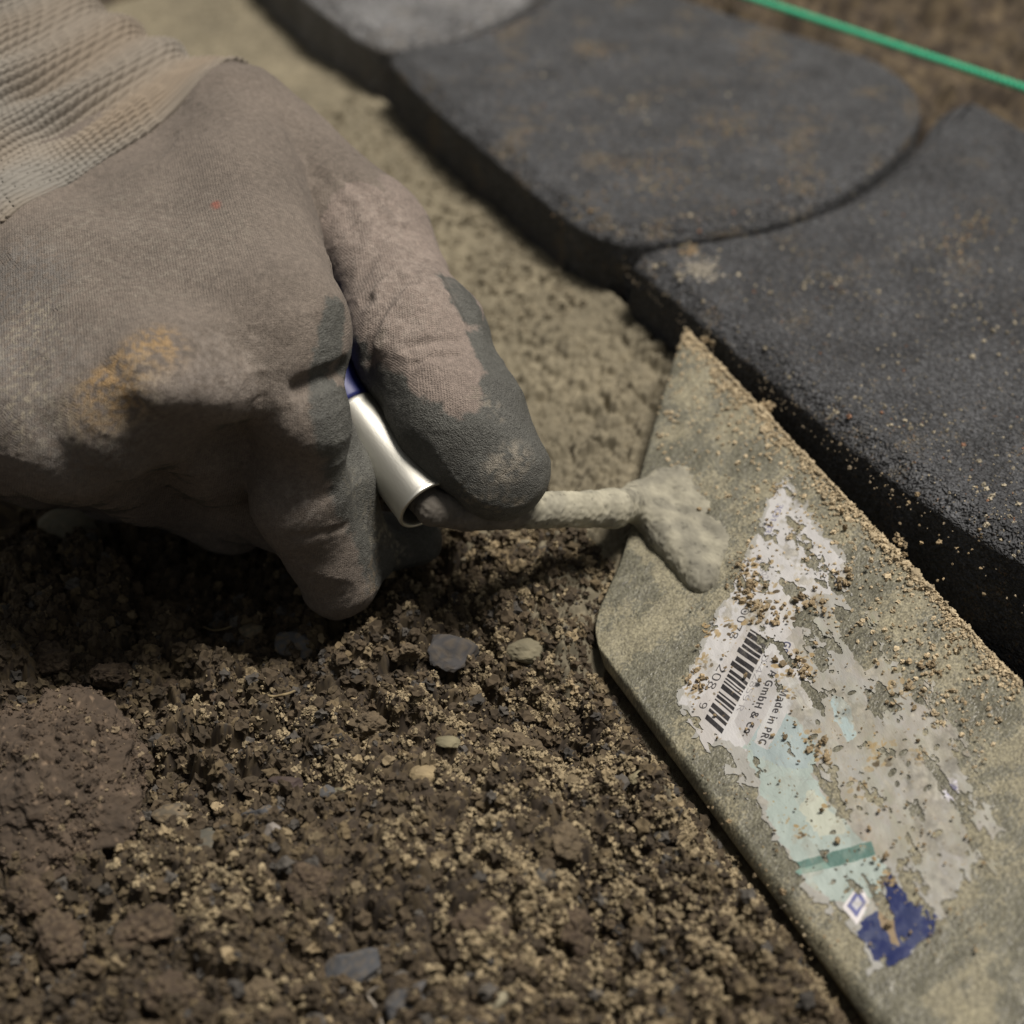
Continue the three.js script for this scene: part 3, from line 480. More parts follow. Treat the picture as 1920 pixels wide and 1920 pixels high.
// ferrule, neck, handle
const F0 = at(662, 772, 0.0605), F1 = at(800, 948, 0.047);
function latheAlong(a, b, prof, seg = 48) { // prof: [r, t in metres from a towards b]
  const g = new THREE.LatheGeometry(prof.map(([r, t]) => new THREE.Vector2(r, t)), seg), q = new THREE.Quaternion().setFromUnitVectors(V(0, 1, 0), b.clone().sub(a).normalize());
  g.applyQuaternion(q); g.translate(a.x, a.y, a.z); return g;
}
{
  const L = F0.distanceTo(F1);
  const fer = latheAlong(F0, F1, [[0.0080, 0.0], [0.0086, 0.0004], [0.0090, 0.0012], [0.0089, 0.0022], [0.0092, L * 0.5], [0.0096, L - 0.003], [0.0098, L - 0.0012], [0.0098, L - 0.0004], [0.0096, L], [0.0088, L], [0.0085, L - 0.001], [0.0083, L - 0.012]]);
  mesh('ferrule', fer, new THREE.MeshStandardMaterial({ color: new THREE.Color().setRGB(0.64, 0.63, 0.57), metalness: 1, roughness: 0.48, side: THREE.DoubleSide, bumpMap: filmBump, bumpScale: 0.00003 }), trowel);
  const back = F0.clone().addScaledVector(F0.clone().sub(F1).normalize(), 0.105);
  const hd = latheAlong(back, F0, [[0.0, 0], [0.008, 0.001], [0.0125, 0.006], [0.0138, 0.02], [0.0128, 0.05], [0.0120, 0.08], [0.0098, 0.095], [0.0084, 0.1035], [0.0074, 0.1052], [0, 0.1052]]);
  mesh('handle', hd, new THREE.MeshStandardMaterial({ color: new THREE.Color().setRGB(0.008, 0.014, 0.11), roughness: 0.5 }), trowel);
  const foot = (px, py, up) => onBlade(px, py).addScaledVector(BN, up);
  const inner = F1.clone().lerp(F0, 0.3);
  const line = [[inner, 0.0050], [at(812, 953, 0.046), 0.0057], [at(880, 960, 0.043), 0.0058], [at(1000, 956, 0.038), 0.0058], [at(1100, 955, 0.033), 0.0058], [at(1150, 953, 0.0295), 0.0059], [foot(1204, 950, 0.0024), 0.0060], [foot(1255, 1010, -0.0004), 0.0054], [foot(1312, 1086, -0.0012), 0.0044]];
  const cones = []; for (let i = 0; i < line.length - 1; i++) cones.push(cone(line[i][0], line[i + 1][0], line[i][1], line[i + 1][1]));
  const plate = slab(foot(1206, 944, 0.0008), foot(1262, 850, -0.0008), foot(1318, 1090, -0.0006), 0.0050, 0.0012, 0.0028), web = slab(foot(1262, 850, -0.0008), foot(1318, 1090, -0.0006), foot(1395, 950, -0.0040), 0.0012, 0.0028, 0.0022);
  const sdf = (x, y, z) => {
    let d = 1e9; cones.forEach((f, i) => { d = smin(d, f(x, y, z), i < 5 ? 0.0008 : 0.003); }); d = smin(d, smin(plate(x, y, z), web(x, y, z), 0.004), 0.005); 
    return d + 0.00022 * n3(x * 260, y * 260, z * 260) + 0.00028 * n3(x * 620, y * 620, z * 620) + 0.0003 * n3(x * 90, y * 90, z * 90);
  };
  const lo = V(1e9, 1e9, 1e9), hi = V(-1e9, -1e9, -1e9); for (const [p] of line) { lo.min(p); hi.max(p); } lo.subScalar(0.014); hi.addScalar(0.02);
  const neckBare = at(985, 956, 0.039), neckEnd = at(1192, 950, 0.027), S = surfaceNets(sdf, lo, hi, 0.0007), col = new Float32Array(S.P.length);
  for (let i = 0; i < S.P.length; i += 3) { const k = 0.85 + 0.5 * n3(S.P[i] * 200, S.P[i + 1] * 200, S.P[i + 2] * 200) * 0.6 + 0.18 * n3(S.P[i] * 900, S.P[i + 1] * 900, S.P[i + 2] * 900), sp = n3(S.P[i] * 500 + 9, S.P[i + 1] * 500, S.P[i + 2] * 500) > 0.46 ? 0.6 : 1; const onFoot = sstep(-0.001, 0.001, S.P[i] - neckEnd.x + 0.006 * n3(S.P[i] * 220 + 3, S.P[i + 1] * 220, S.P[i + 2] * 220)), fk = lerp(1, 0.76, onFoot), ft = sstep(-0.15, 0.2, n3(S.P[i] * 130 + 5, S.P[i + 1] * 130, S.P[i + 2] * 130)), bareSteel = sstep(0.004, -0.003, S.P[i] - neckBare.x + 0.004 * n3(S.P[i] * 300, S.P[i + 1] * 300, S.P[i + 2] * 300)); col[i] = fk * lerp(0.36, 0.27, ft) * k * sp; col[i + 1] = fk * lerp(0.338, 0.255, ft) * k * sp; col[i + 2] = fk * lerp(0.255, 0.196, ft) * k * sp; col[i] = lerp(col[i], 0.13 * k, bareSteel); col[i + 1] = lerp(col[i + 1], 0.115 * k, bareSteel); col[i + 2] = lerp(col[i + 2], 0.095 * k, bareSteel); }
  mesh('neck', geom(S.P, S.idx, { normal: S.N, color: col }), new THREE.MeshStandardMaterial({ vertexColors: true, roughness: 0.85, bumpMap: null }), trowel);
}
// crumb shapes shared by all loose grit
function crumbGeo(seed, detail = 1) { const g = new THREE.IcosahedronGeometry(1, detail), p = g.attributes.position; for (let i = 0; i < p.count; i++) { const v = V().fromBufferAttribute(p, i), k = 1 + 0.8 * n3(v.x * 1.7 + seed * 7, v.y * 1.7, v.z * 1.7) + 0.55 * n3(v.x * 3.3, v.y * 3.3 + seed, v.z * 3.3); p.setXYZ(i, v.x * k, v.y * k * 0.85, v.z * k); } g.computeVertexNormals(); return g; }
const crumb = [crumbGeo(1), crumbGeo(2), crumbGeo(3)];
const crumbMat = new THREE.MeshStandardMaterial({ color: 0xffffff, roughness: 0.95 });
function scatter(name, list, geo, parent) { // list of [x, y, z, r, [r, g, b]]
  const m = setup(new THREE.InstancedMesh(geo, crumbMat, list.length)), M = new THREE.Matrix4(), q = new THREE.Quaternion(), e = new THREE.Euler(), R = rng(list.length + 5), c = new THREE.Color();
  list.forEach(([x, y, z, r, k], i) => { e.set(R() * 6.3, R() * 6.3, R() * 6.3); q.setFromEuler(e); M.compose(V(x, y, z), q, V(r * (0.7 + 0.6 * R()), r * (0.7 + 0.6 * R()), r * (0.7 + 0.6 * R()))); m.setMatrixAt(i, M); m.setColorAt(i, c.setRGB(...k)); });
  m.name = parent ? name : numbered(name); (parent ?? scene).add(m); m.userData.kind = 'stuff'; return m;
}
{
  const R = rng(991), list = [];
  for (let k = 0; k < 5200; k++) { // mortar clinging to the raised edge, sparser on the face
    const b = R() * 0.8, thick = fbm(b * 22, 3, 3, 5), face = k % 5 === 0;
    const a = face ? 0.02 + Math.pow(R(), 2) * 0.25 : Math.max(0, (Math.pow(R(), 2.2) - 0.12) * 0.045 * (0.5 + 1.3 * sstep(-0.2, 0.3, fbm(b * 30, 8, 3, 6)))), q = bladeMid(a, b), r = face ? 0.0003 + 0.0006 * R() * R() : 0.0003 + 0.0008 * R() * R() * R() * (1 + 1.6 * Math.max(0, thick));
    q.addScaledVector(BN, (face ? 0 : (R() - 0.75) * 0.0016) + r * 0.3); const t = 0.7 + 0.6 * R(); list.push([q.x, q.y, q.z, r, [0.38 * t, 0.31 * t, 0.20 * t]]);
  }
  for (let k = 0; k < 260; k++) { const p = onBlade(1290 + R() * 560, 900 + R() * 900), r = 0.0003 + 0.0009 * R() * R() * R(); p.addScaledVector(BN, 0.0012 + r * 0.3); const t = 0.5 + 0.6 * R(); list.push([p.x, p.y, p.z, r, [0.28 * t, 0.21 * t, 0.12 * t]]); }
  for (const [px, py, n, s] of [[1500, 1250, 40, 0.005], [1395, 1105, 60, 0.005], [1432, 1140, 60, 0.007], [1575, 1085, 26, 0.005], [1525, 1135, 36, 0.005], [1530, 1400, 16, 0.005], [1690, 1300, 22, 0.007], [1400, 1060, 40, 0.006], [1310, 1280, 30, 0.004], [1325, 640, 30, 0.002], [1440, 760, 30, 0.002], [1690, 1020, 20, 0.002], [1740, 1250, 30, 0.004]]) for (let k = 0; k < n; k++) { const p = onBlade(px, py).addScaledVector(bladeU, (R() + R() - 1) * s * 1.6).addScaledVector(bladeV, (R() + R() - 1) * s), r = 0.0002 + 0.0009 * R() * R(); p.addScaledVector(BN, 0.0006 + r * 0.4 * R()); const t = 0.5 + 0.7 * R(); list.push([p.x, p.y, p.z, r, [0.30 * t, 0.23 * t, 0.135 * t]]); }
  scatter('mortar_grit', list, crumb[0], trowel);
}
// ------------------------------------------------------------------ gloved hand
const hand = new THREE.Group(); hand.name = numbered('gloved_hand'); scene.add(hand);
tag(hand, 'right hand in a dirty grey knitted work glove gripping the trowel', 'hand');
{
  // wrist frame: row direction across the cuff, axis up the arm
  const cR = at(452, 140, 0.112), cL = at(-85, 475, 0.100), C0 = cR.clone().lerp(cL, 0.5), e1 = cR.clone().sub(cL).normalize();
  let ax = V(-0.66, 0.34, -0.66); ax.addScaledVector(e1, -ax.dot(e1)).normalize(); const e2 = ax.clone().cross(e1).normalize(); if (e2.y < 0) e2.negate();
  const half = cR.distanceTo(cL) / 2; C0.addScaledVector(ax, -0.0085);
  const J = (px, py, y) => at(px, py, y);
  const W1 = C0.clone().addScaledVector(e1, half - 0.022).addScaledVector(e2, -0.010), W2 = C0.clone().addScaledVector(e1, -half + 0.022).addScaledVector(e2, -0.012);
  const W1b = W1.clone().addScaledVector(ax, 0.120).addScaledVector(e1, -0.012).addScaledVector(e2, -0.004), W2b = W2.clone().addScaledVector(ax, 0.120).addScaledVector(e1, 0.006).addScaledVector(e2, -0.004);
  const axial = (x, y, z) => (x - C0.x) * ax.x + (y - C0.y) * ax.y + (z - C0.z) * ax.z;
  const M2 = J(510, 622, 0.104), M3 = J(320, 738, 0.098), M4 = J(130, 815, 0.084), M5 = J(-90, 800, 0.070);
  const T0 = J(442, 238, 0.108), T1 = J(694, 448, 0.088), T2 = J(788, 645, 0.077), T3 = J(858, 785, 0.066), T4 = J(935, 883, 0.056);
  const I1 = J(552, 800, 0.082), I2 = J(562, 932, 0.056), I3 = J(636, 1086, 0.022);
  const K1 = J(592, 782, 0.071), K2 = J(622, 900, 0.051), K3 = J(688, 1035, 0.022);
  const D1 = J(440, 905, 0.040), D2 = J(640, 1022, 0.018), D3 = J(780, 1014, 0.018);
  const R1 = J(270, 888, 0.045), R2 = J(430, 960, 0.022), R3 = J(580, 915, 0.018), Q1 = J(60, 860, 0.044), Q2 = J(220, 905, 0.020), Q3 = J(380, 880, 0.016);
  const palm = [slab(W1, W2, M2, 0.020, 0.019, 0.0185), slab(W2, M2, M3, 0.019, 0.0185, 0.0185), slab(W2, M3, M5, 0.019, 0.0185, 0.017), slab(M3, M4, M5, 0.0185, 0.0175, 0.017), slab(W1, W1b, W2, 0.020, 0.019, 0.019), slab(W1b, W2b, W2, 0.019, 0.018, 0.019), slab(W1, T0, M2, 0.020, 0.020, 0.017)];
  const thumb = [cone(T0, T1, 0.0215, 0.0188), cone(T1, T2, 0.0180, 0.0196), cone(T2, T3, 0.0192, 0.0178), cone(T3, T4, 0.0178, 0.0150)];
  const index = [cone(M2, I1, 0.0185, 0.0150), cone(I1, I2, 0.0150, 0.0135), cone(I2, I3, 0.0135, 0.0120)];
  const pad = [cone(K1, K2, 0.0100, 0.0115), cone(K2, K3, 0.0115, 0.0096)];
  const rest = [[cone(M3, D1, 0.0175, 0.0145), cone(D1, D2, 0.0145, 0.0118), cone(D2, D3, 0.0105, 0.0082)], [cone(M4, R1, 0.0175, 0.0145), cone(R1, R2, 0.0145, 0.012), cone(R2, R3, 0.012, 0.010)], [cone(M5, Q1, 0.017, 0.0135), cone(Q1, Q2, 0.0135, 0.011), cone(Q2, Q3, 0.011, 0.0095)]];
  const chain = (L, x, y, z, k) => { let d = 1e9; for (const f of L) { const c = f.c, q = d + k + f.R; if (q < 1e8 && (q < 0 || (x - c.x) ** 2 + (y - c.y) ** 2 + (z - c.z) ** 2 > q * q)) continue; d = smin(d, f(x, y, z), k); } return d; };
  const core = (x, y, z) => {
    let d = chain(palm, x, y, z, 0.012);
    const i = smin(chain(index, x, y, z, 0.008), chain(pad, x, y, z, 0.006), 0.006);
    d = smin(d, i, 0.007);
    for (const f of rest) d = smin(d, chain(f, x, y, z, 0.008), 0.008 - 0.005 * sstep(-0.075, -0.05, x));
    return smin(d, chain(thumb, x, y, z, 0.010), 0.003);
  };
  const hit = (px, py) => trace(core, px, py);
  const H = list => list.map(p => hit(...p));
  const creases = [ // [points, depth, width]; negative depth raises a fold
    [H([[562, 726], [600, 708], [638, 690]]), 0.0065, 0.0026],
    [H([[690, 672], [700, 625], [722, 570], [748, 520]]), 0.0034, 0.0028],
    [H([[712, 640], [735, 590], [765, 545]]), -0.0026, 0.0035],
    [H([[680, 520], [706, 470], [732, 415]]), 0.0013, 0.003],
    [H([[690, 560], [722, 500], [758, 430]]), 0.0022, 0.003],
    [H([[700, 545], [735, 470], [752, 420]]), -0.0016, 0.003],
    [H([[742, 590], [772, 520], [790, 460]]), 0.0020, 0.003],
    [H([[832, 505], [850, 545], [885, 610]]), 0.0016, 0.0022],
    [H([[862, 530], [880, 570], [900, 620]]), -0.0022, 0.004],
    [H([[340, 845], [420, 862], [500, 890]]), 0.013, 0.012],
    [H([[300, 745], [370, 735], [440, 745]]), -0.0025, 0.013],
    [H([[170, 840], [120, 830]]), -0.0018, 0.009],
    [H([[90, 800], [110, 850], [180, 900]]), 0.0022, 0.006],
    [H([[240, 790], [270, 850], [330, 905]]), 0.0024, 0.007],
    [H([[560, 560], [590, 610], [600, 660]]), 0.0008, 0.004], [H([[505, 905], [560, 900], [612, 880]]), 0.0012, 0.0016], [H([[520, 950], [570, 942], [622, 925]]), 0.0012, 0.0016], [H([[545, 1010], [600, 1000], [650, 985]]), 0.0009, 0.0014], [H([[768, 652], [800, 642], [850, 640]]), 0.0011, 0.0018], [H([[780, 682], [815, 672], [860, 668]]), 0.0010, 0.0016], [H([[640, 330], [690, 370], [720, 420]]), 0.0010, 0.003], [H([[600, 330], [650, 390], [670, 440]]), 0.0010, 0.003], [H([[420, 640], [470, 690], [480, 740]]), 0.0012, 0.004], [H([[200, 690], [240, 730], [250, 780]]), 0.0012, 0.004],
  ];
  const sdf = (x, y, z) => {
    const av = axial(x, y, z); let d = Math.max(core(x, y, z) + 0.0025 * sstep(0.001, 0.004, av), av - 0.022); if (d > 0.012 || d < -0.012) return d;
    for (const [p, dep, wid] of creases) { if (Math.hypot(x - p[0].x, y - p[0].y, z - p[0].z) > 0.075) continue; const s = segDist(x, y, z, p) / wid; if (s < 2.6) d += dep * Math.exp(-s * s); }
    const rg = 1 - 2.4 * Math.abs(n3(x * 34 + y * 20, y * 60, z * 46)), rh = 1 - 2.6 * Math.abs(n3(x * 85 + 4, y * 85, z * 85)); d -= 0.0005 * Math.max(0, rg) ** 2 + 0.00012 * Math.max(0, rh) ** 2;
    return d + 0.0014 * n3(x * 45, y * 45, z * 45) + 0.00035 * n3(x * 140, y * 140, z * 140) + 0.00014 * n3(x * 520, y * 520, z * 520);
  };
  const lo = V(1e9, 1e9, 1e9), hi = V(-1e9, -1e9, -1e9);
  for (const p of [W1.clone().addScaledVector(ax, 0.02), W2.clone().addScaledVector(ax, 0.02), W1, W2, M2, M3, M4, M5, T0, T1, T2, T3, T4, I1, I2, I3, K3, D1, D2, D3, R1, R2, R3, Q1, Q2, Q3]) { lo.min(p); hi.max(p); } lo.subScalar(0.026); hi.addScalar(0.026);
  const S = surfaceNets(sdf, lo, hi, 0.0011), n = S.P.length / 3;
  // rubber coating: finger pads and palm, ending in an uneven line
  const bare = [[H([[690, 430], [745, 520]]), 0.030], [H([[745, 520], [790, 620]]), 0.0150], [H([[790, 620], [832, 690]]), 0.0118], [H([[828, 685], [862, 740]]), 0.0065], [H([[690, 580], [660, 600]]), 0.008]];
  const coatPatch = [[H([[628, 590], [618, 640], [606, 690]]), 0.0052], [H([[770, 1000], [760, 1010]]), 0.016], [H([[668, 660], [650, 680]]), 0.005], [H([[852, 530], [880, 580]]), 0.0062]];
  const rim = new THREE.CatmullRomCurve3(H([[574, 722], [590, 810], [616, 915], [660, 1010], [704, 1110]])).getPoints(80);
  const tip = (x, y, z) => Math.min(thumb[2](x, y, z), thumb[3](x, y, z), thumb[1](x, y, z));
  const coat = new Float32Array(n), col = new Float32Array(n * 3);
  const blot = [ // [points, radius, colour, strength, speckle]
    [H([[160, 770], [210, 740], [290, 665]]), 0.0085, [0.42, 0.24, 0.05], 1, 0.10], [H([[190, 760], [215, 735]]), 0.008, [0.48, 0.26, 0.05], 1, 0.08], [H([[110, 780], [190, 800], [260, 730]]), 0.010, [0.36, 0.32, 0.24], 0.6, 0.15],
    [H([[403, 380], [407, 388]]), 0.0014, [0.34, 0.05, 0.02], 0.5, -0.4], [H([[500, 880], [520, 900]]), 0.0035, [0.42, 0.38, 0.33], 0.8, 0.0], [H([[30, 640], [60, 560], [20, 520]]), 0.016, [0.17, 0.17, 0.165], 0.5, 0.0], [H([[150, 830], [60, 700]]), 0.018, [0.18, 0.172, 0.162], 0.5, 0.0],
    [H([[340, 725], [420, 735]]), 0.008, [0.26, 0.225, 0.195], 0.6, -0.1], [H([[700, 1010], [730, 990], [745, 1050]]), 0.004, [0.32, 0.29, 0.22], 0.8, 0.18], [H([[940, 880], [965, 860]]), 0.0055, [0.26, 0.23, 0.18], 0.7, 0.0], [H([[880, 930], [960, 945]]), 0.0048, [0.24, 0.21, 0.16], 0.8, 0.25], [H([[890, 740], [935, 775]]), 0.003, [0.26, 0.23, 0.18], 0.7, 0.15], [H([[690, 1125], [700, 1060]]), 0.005, [0.20, 0.15, 0.09], 0.6, 0.2],
    [H([[40, 780], [70, 660], [55, 600]]), 0.010, [0.36, 0.31, 0.22], 0.7, 0.24], [H([[480, 870], [540, 910], [570, 980]]), 0.006, [0.36, 0.32, 0.28], 0.6, 0.22], [H([[300, 700], [420, 690], [480, 760]]), 0.014, [0.30, 0.26, 0.22], 0.5, 0.12], [H([[130, 600], [300, 470], [200, 420]]), 0.03, [0.30, 0.27, 0.22], 0.4, 0.26], [H([[700, 420], [760, 520], [740, 600]]), 0.014, [0.40, 0.34, 0.29], 0.5, 0.12], [H([[650, 880], [690, 960]]), 0.006, [0.22, 0.2, 0.15], 0.5, 0.2],
  ];
  for (let i = 0; i < n; i++) {
    const x = S.P[i * 3], y = S.P[i * 3 + 1], z = S.P[i * 3 + 2], j = 0.0016 * n3(x * 300, y * 300, z * 300) + 0.0012 * n3(x * 800, y * 800, z * 800);
    let c = 0; const ti = tip(x, y, z), dP = Math.min(palm[0](x, y, z), index[0](x, y, z));
    if (ti < 0.004 && ti < dP) { let e = 1; for (const [p, r] of bare) e = Math.min(e, segDist(x, y, z, p) - r); c = sstep(-0.0007, 0.0007, e + j); }
    if (Math.min(chain(pad, x, y, z, 0.006), index[1](x, y, z), index[2](x, y, z)) < 0.004) { let m = 1e9, q = 0; for (const b of rim) { const e = (b.x - x) ** 2 + (b.y - y) ** 2 + (b.z - z) ** 2; if (e < m) { m = e; q = b.x; } } if (y < rim[0].y + 0.003) c = Math.max(c, sstep(-0.0009, 0.0009, x - q - j)); }
    for (const [p, r] of coatPatch) c = Math.max(c, sstep(0.0006, -0.0006, segDist(x, y, z, p) - r + j));
    const under = S.N[i * 3] * e2.x + S.N[i * 3 + 1] * e2.y + S.N[i * 3 + 2] * e2.z; if (under < -0.45 && ti > 0.004) c = 1; // the palm
    coat[i] = c;
    const big = n3(x * 38, y * 38, z * 38), fine = n3(x * 700, y * 700, z * 700), sp = n3(x * 1100 + 3, y * 1100, z * 1100), k = 1 + 0.20 * big + 0.22 * fine + 0.2 * sp;
    const fab = ti < 0.004 && ti < dP ? [0.262, 0.213, 0.180] : [0.192, 0.160, 0.131]; let a = [lerp(fab[0], 0.096, c) * k, lerp(fab[1], 0.096, c) * k, lerp(fab[2], 0.084, c) * k];
    for (const [p, r, cc, st, th] of blot) { const d = segDist(x, y, z, p); if (d > r * 1.5) continue; const m = st * sstep(r * 1.5, r * 0.4, d) * sstep(th - 0.12, th + 0.2, 0.6 * n3(x * 480, y * 480, z * 480) + 0.5 * n3(x * 1000, y * 1000, z * 1000) + 0.1); a = a.map((v, q) => lerp(v, cc[q], m)); }
    col.set(a, i * 3);
  }
  // split fabric from coating, box-mapped uv in the hand's own axes (metres / 0.03)
  const f1 = M2.clone().sub(W1).normalize(), f3 = e2.clone().addScaledVector(f1, -e2.dot(f1)).normalize(), f2 = f3.clone().cross(f1);
  const build = want => {
    const pos = [], nor = [], cc = [], uv = [];
    for (let t = 0; t < S.idx.length; t += 3) {
      const v = [S.idx[t], S.idx[t + 1], S.idx[t + 2]]; if ((coat[v[0]] + coat[v[1]] + coat[v[2]] > 1.5) !== want) continue;
      const m = V(); for (const q of v) m.add(V(S.N[q * 3], S.N[q * 3 + 1], S.N[q * 3 + 2]));
      const d = [Math.abs(m.dot(f1)), Math.abs(m.dot(f2)), Math.abs(m.dot(f3))], k = d[2] * 1.3 >= d[0] && d[2] * 1.3 >= d[1] ? 2 : d[0] > d[1] ? 0 : 1;
      for (const q of v) { const p = V(S.P[q * 3], S.P[q * 3 + 1], S.P[q * 3 + 2]); pos.push(p.x, p.y, p.z); nor.push(S.N[q * 3], S.N[q * 3 + 1], S.N[q * 3 + 2]); cc.push(col[q * 3], col[q * 3 + 1], col[q * 3 + 2]); const a = p.dot(f1) / 0.03, b = p.dot(f2) / 0.03, h = p.dot(f3) / 0.03; if (k === 2) uv.push(b, a); else if (k === 1) uv.push(h, a); else uv.push(b, h); }
    }
    return geom(pos, null, { normal: new Float32Array(nor), color: cc, uv });
  };
  const knit = dataTex(512, (u, v) => { // fine stocking stitch, 40 wales across the tile
    const x = u * 40, y = v * 56 + 0.5 * Math.abs((x % 1) - 0.5) * 2, a = Math.abs(Math.sin(Math.PI * x)), b = 0.5 + 0.5 * Math.sin(2 * Math.PI * y), f = tnoise(u, v, 256, 701), g = tnoise(u, v, 64, 702), h = 0.22 * a + 0.16 * b + 0.45 * f + 0.25 * g; return [h, h, h];
  });
  const fuzz = dataTex(512, (u, v) => { const g = 0.78 + 0.32 * (tnoise(u, v, 256, 711) - 0.5) + 0.3 * (tnoise(u, v, 128, 712) - 0.5) + 0.15 * (tnoise(u, v, 24, 713) - 0.5); return [g, g, g]; });
  const rub = dataTex(512, (u, v) => { const h = 0.5 * tnoise(u, v, 200, 721) + 0.4 * tnoise(u, v, 90, 722) + 0.2 * tnoise(u, v, 30, 723); return [h, h, h]; });
  mesh('glove', build(false), new THREE.MeshPhysicalMaterial({ vertexColors: true, map: fuzz, bumpMap: knit, bumpScale: 0.0005, roughness: 0.95, sheen: 0.25, sheenRoughness: 0.6, sheenColor: new THREE.Color().setRGB(0.5, 0.46, 0.42) }), hand);
  const cm = mesh('rubber_coating', build(true), new THREE.MeshStandardMaterial({ vertexColors: true, map: fuzz, bumpMap: rub, bumpScale: 0.0005, roughness: 0.72 }), hand);
  cm.userData.label = 'dark grey rubber coating on fingertips and palm of the glove';

  // knitted cuff: ribs are modelled stitch by stitch
  const nU = 600, nV = 420, LEN = 0.100, per = 2 * Math.PI;
  const centre = v => C0.clone().addScaledVector(ax, v).addScaledVector(e2, -0.011 - 0.044 * v);
  const cU = 181, cV = 25, rad = new Float32Array(cU * cV);         // distance from the axis to the wrist's surface
  for (let j = 0; j < cV; j++) for (let i = 0; i < cU; i++) {
    const th = i / (cU - 1) * per, c = centre(-0.003 + j / (cV - 1) * LEN), d = e1.clone().multiplyScalar(Math.cos(th) * half).addScaledVector(e2, Math.sin(th) * 0.024).normalize();
    let t = 0.004; for (let q = 0; q < 24; q++) { const p = c.clone().addScaledVector(d, t), s = Math.min(smin(chain(palm, p.x, p.y, p.z, 0.012), thumb[0](p.x, p.y, p.z), 0.006), 0.01); t -= s * 0.9; if (s > -1e-4) { t += 0; } if (Math.abs(s) < 2e-5) break; }
    rad[j * cU + i] = t;
  }
  const g = gridGeo(nU, nV, (i, j, o) => {
    const th = i / (nU - 1) * per, v = -0.003 + j / (nV - 1) * LEN;
    const fi = i / (nU - 1) * (cU - 1), fj = j / (nV - 1) * (cV - 1), i0 = Math.min(cU - 2, Math.floor(fi)), j0 = Math.min(cV - 2, Math.floor(fj)), R0 = lerp(lerp(rad[j0 * cU + i0], rad[j0 * cU + i0 + 1], fi - i0), lerp(rad[(j0 + 1) * cU + i0], rad[(j0 + 1) * cU + i0 + 1], fi - i0), fj - j0);
    const cx = Math.cos(th) * half, cy = Math.sin(th) * 0.024, cl = Math.hypot(cx, cy), dx = cx / cl, dy = cy / cl, along = R0 * Math.atan2(dy, dx) * 0.35 + th * 0.034;
    const wob = 0.004 * n3(along * 18, v * 20, 1), vv = v + wob, bell = (c, s) => Math.exp(-(((vv - c) / s) ** 2));
    let fold = 0.0016 * bell(0.010, 0.007) - 0.0050 * bell(0.0225, 0.0048) + 0.0040 * bell(0.0315, 0.0050) - 0.0050 * bell(0.042, 0.0042) + 0.0030 * bell(0.051, 0.005) - 0.003 * bell(0.060, 0.004) + 0.002 * bell(0.07, 0.005) - 0.0025 * bell(0.08, 0.004);
    fold *= 0.65 + 0.6 * n3(along * 25, v * 9, 4); fold *= sstep(0.002, 0.012, v);
    const row = (v + 0.0007 * n3(along * 60, v * 60, 2)) / 0.0024, r0 = Math.floor(row), rf = row - r0, slant = along / 0.0032 + r0 * 0.37 + rf * 0.55;
    const cord = Math.sqrt(Math.max(0, 1 - (2 * rf - 1) ** 2)), loop = Math.sqrt(Math.max(0, 1 - Math.pow(2 * (slant - Math.floor(slant)) - 1, 2)));
    const st = 0.0026 * cord * (0.25 + 0.75 * loop), h = fold + st + 0.0006 * n3(along * 70, v * 70, 7) - 0.0006 - 0.007 * sstep(-0.0008, -0.003, v);
    const p = centre(v).addScaledVector(e1, dx * (R0 + h)).addScaledVector(e2, dy * (R0 + h)); o.p = [p.x, p.y, p.z];
    const dirt = n3(along * 22, v * 30, 11), t = (0.92 + 0.22 * dirt + 0.2 * n3(along * 900, v * 900, 3)), br = clamp(0.45 + 1.1 * n3(along * 16 + 3, v * 40, 5));
    o.c = [lerp(0.185, 0.212, br) * t, lerp(0.173, 0.172, br) * t, lerp(0.150, 0.127, br) * t];
  });
  mesh('cuff', g, new THREE.MeshStandardMaterial({ vertexColors: true, roughness: 0.95, side: THREE.DoubleSide }), hand).userData.label = 'ribbed knitted cuff, beige grey with brown dirt';
  // sleeve end just showing above the cuff
  const sl = gridGeo(120, 60, (i, j, o) => { const th = i / 119 * per, v = 0.086 + j / 59 * 0.16, p = centre(v).addScaledVector(e1, Math.cos(th) * (half * 0.82 + 0.0015 * Math.sin(v * 260 + th))).addScaledVector(e2, Math.sin(th) * 0.020); o.p = [p.x, p.y, p.z]; o.c = [0.05, 0.05, 0.036]; });
  mesh('sleeve', sl, new THREE.MeshStandardMaterial({ vertexColors: true, roughness: 0.95, side: THREE.DoubleSide }), hand).userData.label = 'dark olive sleeve above the cuff';
}
// ------------------------------------------------------------------ stones, clods, roots and loose crumbs
function stoneGeo(sx, sy, sz, seed, angular, detail = 4) {
  const g = new THREE.IcosahedronGeometry(1, detail), p = g.attributes.position, R = rng(seed), cuts = []; for (let k = 0; k < 15; k++) cuts.push([V(R() - 0.5, R() - 0.5, R() - 0.5).normalize(), 0.52 + 0.36 * R()]);
  for (let i = 0; i < p.count; i++) { const v = V().fromBufferAttribute(p, i); if (angular) for (const [n, d] of cuts) { const e = v.dot(n) - d; if (e > 0) v.addScaledVector(n, -e * angular); } const k = 1 + 0.16 * n3(v.x * 1.6 + seed, v.y * 1.6, v.z * 1.6) + 0.07 * n3(v.x * 5, v.y * 5 + seed, v.z * 5) + 0.03 * n3(v.x * 14, v.y * 14, v.z * 14 + seed); p.setXYZ(i, v.x * k * sx, v.y * k * sy, v.z * k * sz); }
  g.deleteAttribute('uv'); g.computeVertexNormals(); return g;
}
